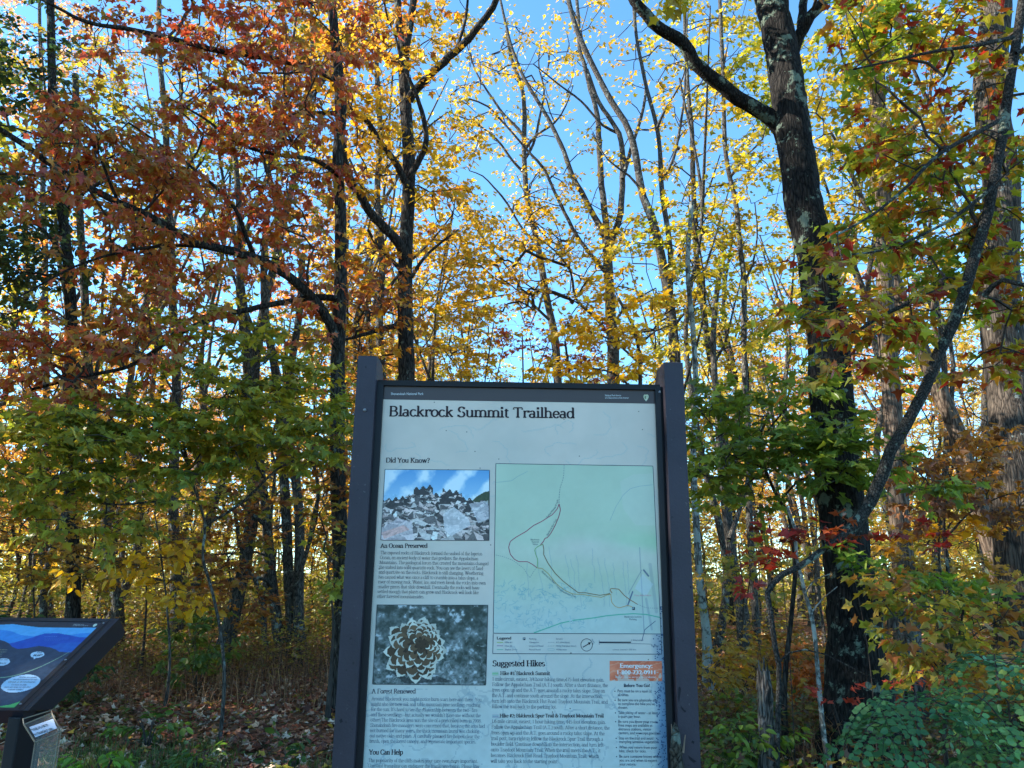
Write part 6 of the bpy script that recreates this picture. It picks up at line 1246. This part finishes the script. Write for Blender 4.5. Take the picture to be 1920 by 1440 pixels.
# fallen twigs lying over the litter
g = Geo()
for _ in range(620):
    y = 4.2 + 9 * rng.random(); x = (rng.random() * 2 - 1) * y * .75; a = rng.random() * 6.283; l = .12 + .4 * rng.random() ** 2
    d = np.array([math.cos(a), math.sin(a), .12 * rng.normal()]); p = np.array([x, y, float(ground_z(x, y)) + .03]); m_ = p + d * l * .5 + rng.normal(size=3) * .02
    g.tube([p, m_, p + d * l + rng.normal(size=3) * .02], [.004 * (.4 + rng.random()), .003, .0012], 4, 0, lin(np.array([120, 104, 88.]) * (.5 + .9 * rng.random())))
tag(g.build('fallen_twigs', [M_LITTER]), 'thin broken twigs scattered over the fallen leaves', 'twigs', kind='stuff')
# grass
def blades(name, n, region, hmin, hmax, cols, label, wd=.0035, bend=.5, mat=None, cat='grass'):
    P_ = region(n); n = len(P_); g = Geo(); a = rng.random(n) * 6.283; h = hmin + (hmax - hmin) * rng.random(n) ** 1.5
    d = np.stack([np.cos(a), np.sin(a), 0 * a], 1); s = np.stack([-np.sin(a), np.cos(a), 0 * a], 1); up = np.array([0, 0, 1.])
    b = bend * (.3 + rng.random(n)); A = P_ + s * wd; B = P_ - s * wd
    M1 = P_ + up * (h * .55)[:, None] + d * (h * b * .3)[:, None]; M2 = M1 - s * wd * .8; M1 = M1 + s * wd * .8; E = P_ + up * (h * (1 - .25 * b))[:, None] + d * (h * b)[:, None]
    V = np.stack([A, B, M2, M1, E], 1).reshape(-1, 3); i = np.arange(n)[:, None] * 5
    C = pal(P_, cols, 1.0, .3)
    g.add(V, i + [0, 1, 2, 3], 0, C); g2 = i + [3, 2, 4]; g.L.append(g2.ravel()); g.S.append(np.full(n, 3)); g.Mt.append(np.full(n, 0)); g.C.append(C)
    tag(g.build(name, [mat or M_LEAF]), label, cat, kind='stuff')
def reg(px0, px1, py0, py1, clumpf=1.2, th=.45):
    def f(n):
        p = np.array([px_ground(x, y) for x, y in zip(px0 + (px1 - px0) * rng.random(n), py0 + (py1 - py0) * rng.random(n) ** .8)])
        return p[clump(p, clumpf) + rng.normal(size=n) * .08 > th]
    return f
def regxy(x0, x1, y0, y1, clumpf=1.2, th=.4):
    def f(n):
        x = x0 + (x1 - x0) * rng.random(n); y = y0 + (y1 - y0) * rng.random(n); p = np.stack([x, y, ground_z(x, y)], 1)
        return p[clump(p, clumpf) + rng.normal(size=n) * .08 > th]
    return f
GR = [(70, 98, 48), (96, 122, 58), (122, 136, 74), (80, 104, 56)]
blades('grass', 42000, regxy(-5, .5, 4.0, 7.0, 3.4, .52), .04, .13, GR, 'short green grass among the fallen leaves at left')
blades('grass', 9000, regxy(-6, -2.0, 2.8, 6.5, .8, .3), .06, .16, GR, 'denser grass behind the slanted exhibit')
blades('dry_weeds', 4200, regxy(-8.5, .5, 8.2, 12.5, .7, .42), .2, .6, BRN, 'tangle of brown dry weed stalks at the edge of the wood', wd=.003, bend=.9, mat=M_LITTER, cat='weeds')
blades('dry_weeds', 2500, regxy(2.0, 6, 5.5, 9.5, .7, .45), .2, .6, BRN, 'brown dry stalks round the foot of the oak', wd=.003, bend=.9, mat=M_LITTER, cat='weeds')
# ground cover of low leafy growth
def cover(name, n, x0, x1, y0, y1, hmax, cols, label, size=.06, th=.4, tpl=LOBED, f=1.0):
    x = x0 + (x1 - x0) * rng.random(n); y = y0 + (y1 - y0) * rng.random(n) ** .8; p = np.stack([x, y, ground_z(x, y)], 1)
    keep = clump(p, .9) + rng.normal(size=n) * .1 > th; p = p[keep]; n = len(p)
    hm = hmax * (.35 + clump(p * 1.3 + 5, 1.1)); p[:, 2] += hm * rng.random(n) ** .8
    a = rng.random(n) * 6.283; yd = np.stack([np.cos(a), np.sin(a), -.3 * rng.random(n)], 1); nr = np.array([0, 0, 1.]) + rng.normal(size=(n, 3)) * .5
    g = Geo(); leaves(g, p, yd, nr, size * (.6 + .8 * rng.random(n)), pal(p, cols, f, .35), tpl)
    m = min(n // 9, 6000); q = p[rng.integers(0, n, m)]; b = q.copy(); b[:, 2] = ground_z(q[:, 0], q[:, 1]); b[:, :2] += rng.normal(size=(m, 2)) * .06
    s = np.array([.0018, 0, 0]); V = np.stack([b - s, b + s, q + s * .4, q - s * .4], 1).reshape(-1, 3); g.add(V, np.arange(m * 4).reshape(-1, 4), 1)
    tag(g.build(name, [M_LEAF, M_TWIG]), label, 'ground cover', kind='stuff')
cover('undergrowth', 34000, 1.4, 14, 7.5, 16, .7, [(170, 130, 44), (150, 140, 50), (140, 84, 44), (186, 150, 54), (110, 112, 50)], 'amber and yellow low growth on the woodland floor at right')
cover('undergrowth', 44000, -16, 1.5, 11.5, 20, 1.35, [(110, 116, 50), (150, 140, 52), (90, 104, 48), (150, 104, 52), (130, 130, 50)], 'olive and yellow low growth behind the weeds at left', size=.07)
cover('undergrowth', 52000, -26, 26, 18, 34, 1.7, FAR3 + [(160, 120, 60)], 'sunlit low growth deep in the wood', size=.12, th=.3)
cover('undergrowth', 9000, 1.2, 5, 4.6, 8, .35, [(110, 120, 48), (150, 136, 50), (90, 60, 44), (120, 84, 50), (70, 94, 46)], 'small leafy plants round the oak base', size=.05, th=.4)
cover('undergrowth', 3000, -8, 0, 6, 9, .22, [(80, 104, 50), (96, 116, 54), (110, 84, 56)], 'scattered green weeds in the leaf litter at left', size=.04, th=.68, tpl=OVAL)
cover('undergrowth', 24000, -9, .8, 8.6, 13, .5, BRN + [(130, 96, 66), (150, 120, 90)], 'tangle of withered brown leaves on the weeds at left', size=.035, th=.3, tpl=OVAL, f=2)
cover('undergrowth', 16000, -9, .5, 9.4, 12.5, .7, [(90, 110, 50), (130, 136, 54), (130, 96, 56), (160, 146, 58)], 'mixed low bramble leaves among the weeds at left', size=.05, th=.5, tpl=OVAL)
# the wood falling away beyond: leaf masses that read as one
def masses(n, y0, y1, hmax, size, cols):
    y = y0 + (y1 - y0) * rng.random(n); x = (rng.random(n) * 2 - 1) * y * .85; p = np.stack([x, y, ground_z(x, y)], 1)
    p[:, 2] += hmax * rng.random(n) ** 1.1 * (.5 + clump(p, .25)); keep = clump(p * [1, 1, 1.8], .45) + rng.normal(size=n) * .10 > .42; p = p[keep]; n = len(p)
    a = rng.random(n) * 6.283; yd = np.stack([np.cos(a), np.sin(a), -.4 * rng.random(n)], 1); g = Geo()
    leaves(g, p, yd, np.array([0, 0, 1.]) + rng.normal(size=(n, 3)) * .7, size * (.6 + .8 * rng.random(n)), pal(p, cols, .35, .3), SIMPLE)
    return g
tag(masses(60000, 36, 100, 9.5, .28, FAR + FAR3 + [(210, 180, 90)]).build('distant_foliage', [M_LEAF]), 'far sunlit woodland foliage seen between the trunks', 'foliage', kind='stuff')
tag(masses(26000, 100, 200, 15, .6, FAR + FAR3 + FAR2).build('distant_foliage', [M_LEAF]), 'farthest woodland foliage on the slope beyond', 'foliage', kind='stuff')
# traced understory shrubs
US = [(150, 150, 56), (176, 166, 60), (124, 136, 56), (190, 160, 60), (170, 130, 56)]
for lab, y_, base_px, bl in (
  ('olive yellow spicebush at the left edge above the exhibit', 9.6, (60, 1240), [(60, 960, 90, 60, 9.6, .8, 40), (120, 1060, 120, 60, 9.6, .8, 40), (-60, 1000, 70, 80, 9.6, .8, 14)]),
  ('yellow green spicebush between the gray trunk and the yellow sapling', 11, (270, 1200), [(260, 940, 90, 60, 11, .9, 34), (200, 1040, 90, 60, 11, .8, 28), (320, 1060, 80, 60, 11, .8, 26)]),
  ('ragged amber shrub left of the many stemmed tree', 10.4, (430, 1220), [(420, 1020, 80, 60, 10.4, .8, 30), (450, 940, 80, 50, 10.4, .8, 22), (420, 1130, 90, 50, 10.2, .8, 26)]),
  ('leafy orange green shrub between the many stemmed tree and the left post', 7.9, (620, 1260), [(620, 960, 40, 90, 7.9, .3, 16), (630, 1120, 30, 60, 7.8, .3, 8), (590, 860, 50, 40, 7.9, .4, 8)]),
  ('yellow shrub right of the right post among slim trunks', 10.6, (1390, 1220), [(1370, 1000, 60, 70, 10.6, .8, 12), (1340, 1100, 50, 50, 10.4, .8, 14), (1430, 1090, 60, 50, 10.4, .8, 14)]),
  ('pale yellow green shrub between the oak and the straight brown trunk', 10, (1660, 1260), [(1650, 1060, 50, 50, 10, .8, 12), (1740, 1080, 60, 50, 10, .8, 14), (1820, 1100, 60, 50, 10, .8, 16)])):
    tree('spicebush', lab, [T_(y_, .02, .008, base_px, (base_px[0] + 4, base_px[1] - 100), (base_px[0] - 6, base_px[1] - 200))], [], blobs(bl), US if 'amber' not in lab and 'orange' not in lab else US + RUST, bk=M_TWIG, near=True, tpl=LOBED, size=.085, L=.3, k=3, m=7, seg=.25, tip=.0025, sides=6, cat='shrub')
# individual bushes
def bush(name, label, base_, r, h, n, cols, size, tpl, k=3, m=6, L=.2, group=None, cat='bush', stems=5, **kw):
    base_ = np.array([base_[0], base_[1], float(ground_z(base_[0], base_[1]))]); root = empty(name, base_, label, cat, group)
    ls = []
    for i in range(stems):
        a = rng.random() * 6.28; t = base_ + np.array([math.cos(a) * r * .5, math.sin(a) * r * .5, h * .7]); ls.append(([base_ - [0, 0, .05], base_ + (t - base_) * .5 + [0, 0, h * .1], t], .007, .003))
    g = Geo()
    for p, a, b in ls: sp_, t = smoothpath(p, .1); g.tube(sp_, a + (b - a) * t, 5)
    T = ellipsoid(base_ + [0, 0, h * .55], (r, r, h * .5), n); T[:, 2] = np.maximum(T[:, 2], base_[2] + .05)
    ch, D = grow(ls, T, .002, .12)
    for p, rr in ch: g.tube(p, rr, 4)
    g.build('stems', [M_TWIG], root, base_)
    c = Geo(); spray(None, c, T, D, cols, k, m, L, size, tpl, **kw); c.build('foliage', [M_LEAFN], root, base_)
    return root
for i, (px, py, yd_, r, h, n, cols, sz, tp, lab) in enumerate([
  (40, 0, 7.6, .62, 1.0, 60, [(38, 66, 46), (58, 88, 54), (78, 104, 58)], .085, OVAL, 'dark green bramble bush above the slanted exhibit at the left edge'),
  (150, 0, 8.3, .5, .7, 36, [(38, 66, 46), (58, 88, 54), (90, 104, 58)], .08, OVAL, 'smaller green bramble behind the right end of the slanted exhibit'),
  (415, 0, 9.3, .45, .95, 34, [(60, 92, 46), (84, 108, 50), (120, 130, 54)], .09, OVAL, 'green bush right of the yellow sapling'),
  (340, 0, 6.8, .2, .32, 9, [(66, 100, 46), (90, 120, 52)], .075, OVAL, 'small green seedling in the litter left of the tall sign'),
  (270, 0, 5.7, .14, .26, 6, [(120, 160, 60), (100, 144, 56)], .075, OVAL, 'bright lime seedling right of the slanted exhibit'),
  (430, 0, 5.9, .12, .28, 5, [(60, 96, 48), (80, 112, 50)], .08, LONG, 'broad leafed green seedling nearer the tall sign'),
  (470, 0, 4.8, .16, .26, 7, [(110, 140, 56), (136, 156, 62), (80, 112, 50)], .06, OVAL, 'yellow green seedling low beside the left sign post'),
  (535, 0, 5.0, .12, .28, 5, [(214, 196, 96), (200, 180, 80)], .07, OVAL, 'pale yellow seedling just left of the tall sign'),
  (590, 0, 5.4, .12, .4, 6, [(50, 80, 46), (66, 96, 50)], .07, OVAL, 'dark green sprig against the left sign post'),
  (1370, 0, 5.9, .35, .55, 34, [(104, 134, 50), (130, 150, 56), (80, 112, 48)], .065, OVAL, 'round leaved green bush at the lower right of the tall sign'),
  (1350, 0, 8.2, .6, .75, 56, [(176, 140, 46), (150, 130, 48), (120, 124, 50)], .07, OVAL, 'yellow bush right of the right sign post'),
  (1440, 0, 9.6, .6, .8, 50, [(180, 130, 44), (160, 100, 44), (150, 140, 50)], .07, MAPLE, 'orange yellow bush behind the thin stems'),
  (1520, 0, 8.8, .5, .7, 40, [(190, 110, 40), (160, 80, 44), (184, 140, 50)], .075, MAPLE, 'rusty orange bush left of the oak trunk'),
  (1650, 0, 7.6, .4, .6, 26, [(196, 84, 60), (120, 124, 52), (190, 110, 60)], .06, OVAL, 'low bush with coral tips right of the oak trunk'),
  (1860, 0, 7.4, .6, .9, 50, [(186, 110, 60), (160, 130, 52), (190, 140, 56)], .08, MAPLE, 'peach and amber bush under the far right trunk'),
  (1720, 0, 10.0, .7, .8, 56, [(170, 160, 60), (150, 150, 60), (190, 150, 54)], .08, MAPLE, 'yellow green bush behind the gray stump'),
  (1330, 0, 4.9, .18, .3, 9, [(70, 104, 48), (92, 120, 50)], .07, OVAL, 'single green weed beside the right sign post'),
  (1500, 0, 5.0, .16, .22, 8, [(66, 84, 44), (100, 90, 50)], .06, OVAL, 'small olive weed between the two thin stems'),
  (1550, 0, 4.7, .18, .26, 9, [(86, 120, 50), (110, 134, 54)], .06, OVAL, 'light green weed below the speckled sapling')]):
    bush('bush', lab, (yd_ * (px - 960) / 1400 / 1.0, yd_), r, h, n, cols, sz, tp, L=.16 if sz > .06 else .12, droop=.4)
# red sprigs
def sprig(px, py, d, n, cols, lab, size=.06, spreadpx=30):
    T = blobs([(px, py, spreadpx, spreadpx * .6, d, .06, n)]); b = P(px + 10, py, d); b[2] = float(ground_z(b[0], b[1])); root = empty('red_sprig', b, lab, 'plant')
    ls = [([b, b + [.02, 0, (T[:, 2].mean() - b[2]) * .5], T.mean(0) - [0, 0, .05]], .004, .002)]; g = Geo(); sp_, t = smoothpath(ls[0][0], .1); g.tube(sp_, .004 - .002 * t, 5); ch, D = grow(ls, T, .0012, .08)
    for p, rr in ch: g.tube(p, rr, 4)
    g.build('stem', [M_TWIG], root, b); c = Geo(); spray(None, c, T, D, cols, 2, 4, .09, size, MAPLE); c.build('foliage', [M_LEAFN], root, b)
RD = [(176, 56, 56), (190, 74, 60), (170, 60, 50)]
sprig(1565, 1300, 5.2, 5, RD, 'cluster of bright red maple leaves across the foot of the oak', .045, 30)
sprig(1450, 1020, 5.9, 3, [(120, 44, 42), (136, 62, 46), (120, 56, 42)], 'dark red maple sprig over the thin bent stem', .06, 50)
sprig(1590, 985, 5.6, 4, [(150, 70, 44), (160, 84, 46)], 'rust red maple sprig at the fork of the curving maple', .06, 50)
sprig(1750, 1010, 7.2, 6, [(150, 40, 46), (160, 60, 50)], 'crimson sprig among yellow leaves at right', .08, 60)
sprig(1700, 1270, 5.6, 7, [(214, 110, 80), (220, 90, 70)], 'coral leaved sprig right of the oak foot', .05, 40)
sprig(1405, 1105, 8.0, 4, RD, 'single red sprig on the stems right of the tall sign', .08, 20)
# compound-leaved locust shrub, lower right
def locust(name, label, base_, specs, cols):
    base_ = np.array(base_, float); base_[2] = float(ground_z(base_[0], base_[1])); root = empty(name, base_, label, 'shrub')
    T = blobs(specs); top = T.mean(0)
    ls = [([base_ - [0, 0, .05], base_ + (top - base_) * .5 + [.03, 0, .05], top], .010, .005)]
    ch, D = grow(ls, T, .0022, .12, up=.2); g = Geo(); sp_, t = smoothpath(ls[0][0], .1); g.tube(sp_, .010 - .005 * t, 7)
    for p, rr in ch: g.tube(p, rr, 5)
    g.build('stems', [M_TWIG], root, base_)
    c = Geo(); n = len(T); K = 2; B = np.repeat(T, K, 0); ang = np.arctan2(np.repeat(D[:, 1], K), np.repeat(D[:, 0], K)) + rng.normal(size=n * K) * 1.1
    FN = rng.normal(size=(n * K, 3)); FC = .7 + .6 * rng.random((n * K, 1))
    dd = np.stack([np.cos(ang), np.sin(ang), .25 + .2 * rng.normal(size=n * K)], 1); Ln = .20 + .12 * rng.random(n * K); pairs = 7
    for j in range(pairs + 1):
        s = (j + 1.2) / (pairs + 1.2); p = B + dd * (Ln * s)[:, None]; p[:, 2] -= Ln * s * s * .75
        tang = dd.copy(); tang[:, 2] -= 1.5 * s; tang = unit(tang); side = unit(np.cross(tang, [0, 0, 1.])); nr = np.cross(side, tang) + np.repeat(rng.normal(size=(1, 3)), len(p), 0) * .1 + FN * .45 + rng.normal(size=p.shape) * .18
        sz = .042 * (.7 + .55 * rng.random(len(p))) * (1 - .35 * abs(s - .5))
        if j == pairs: leaves(c, p, tang, nr, sz, np.clip(pal(p, cols, 2, .25, .2) * FC, 0, 1), OVAL, fold=.1, curl=.1, wide=1.15)
        else:
            for sg in (1, -1):
                yd = side * sg + tang * (.25 + .2 * rng.normal(size=(len(p), 1))); leaves(c, p + yd * .004, yd, nr + rng.normal(size=p.shape) * .2, sz, np.clip(pal(p, cols, 2, .25, .2) * FC, 0, 1), OVAL, fold=.1, curl=.12, wide=1.15)
    for i in range(n * K):
        s = np.linspace(0, 1, 5)[:, None]; p = B[i] + dd[i] * Ln[i] * s; p[:, 2] -= (Ln[i] * s * s * .75)[:, 0]; c.tube(p, .0011, 3, 1)
    c.build('foliage', [leafmat('locust_leaf', .35, .03, .45), M_TWIG], root, base_)
LC = [(72, 118, 76), (90, 132, 82), (110, 146, 84), (134, 158, 84), (76, 120, 84)]
locust('locust_shrub', 'blue green shrub with rows of oval leaflets before the oak foot', P(1720, 1500, 3.9), [(1700, 1330, 80, 40, 3.9, .25, 11), (1655, 1370, 45, 30, 3.8, .15, 6), (1760, 1310, 50, 20, 4.0, .2, 5), (1725, 1390, 50, 20, 3.8, .15, 4)], LC)
locust('locust_shrub', 'taller green shrub of oval leaflets in the lower right corner', P(1880, 1500, 4.2), [(1880, 1240, 60, 25, 4.3, .25, 9), (1860, 1320, 70, 40, 4.2, .25, 13), (1900, 1390, 60, 40, 4.0, .25, 9), (1830, 1420, 40, 20, 3.9, .15, 3), (1960, 1320, 50, 90, 4.2, .3, 10)], LC)
print('objects', len(bpy.data.objects), 'faces', sum(len(m.polygons) for m in bpy.data.meshes))
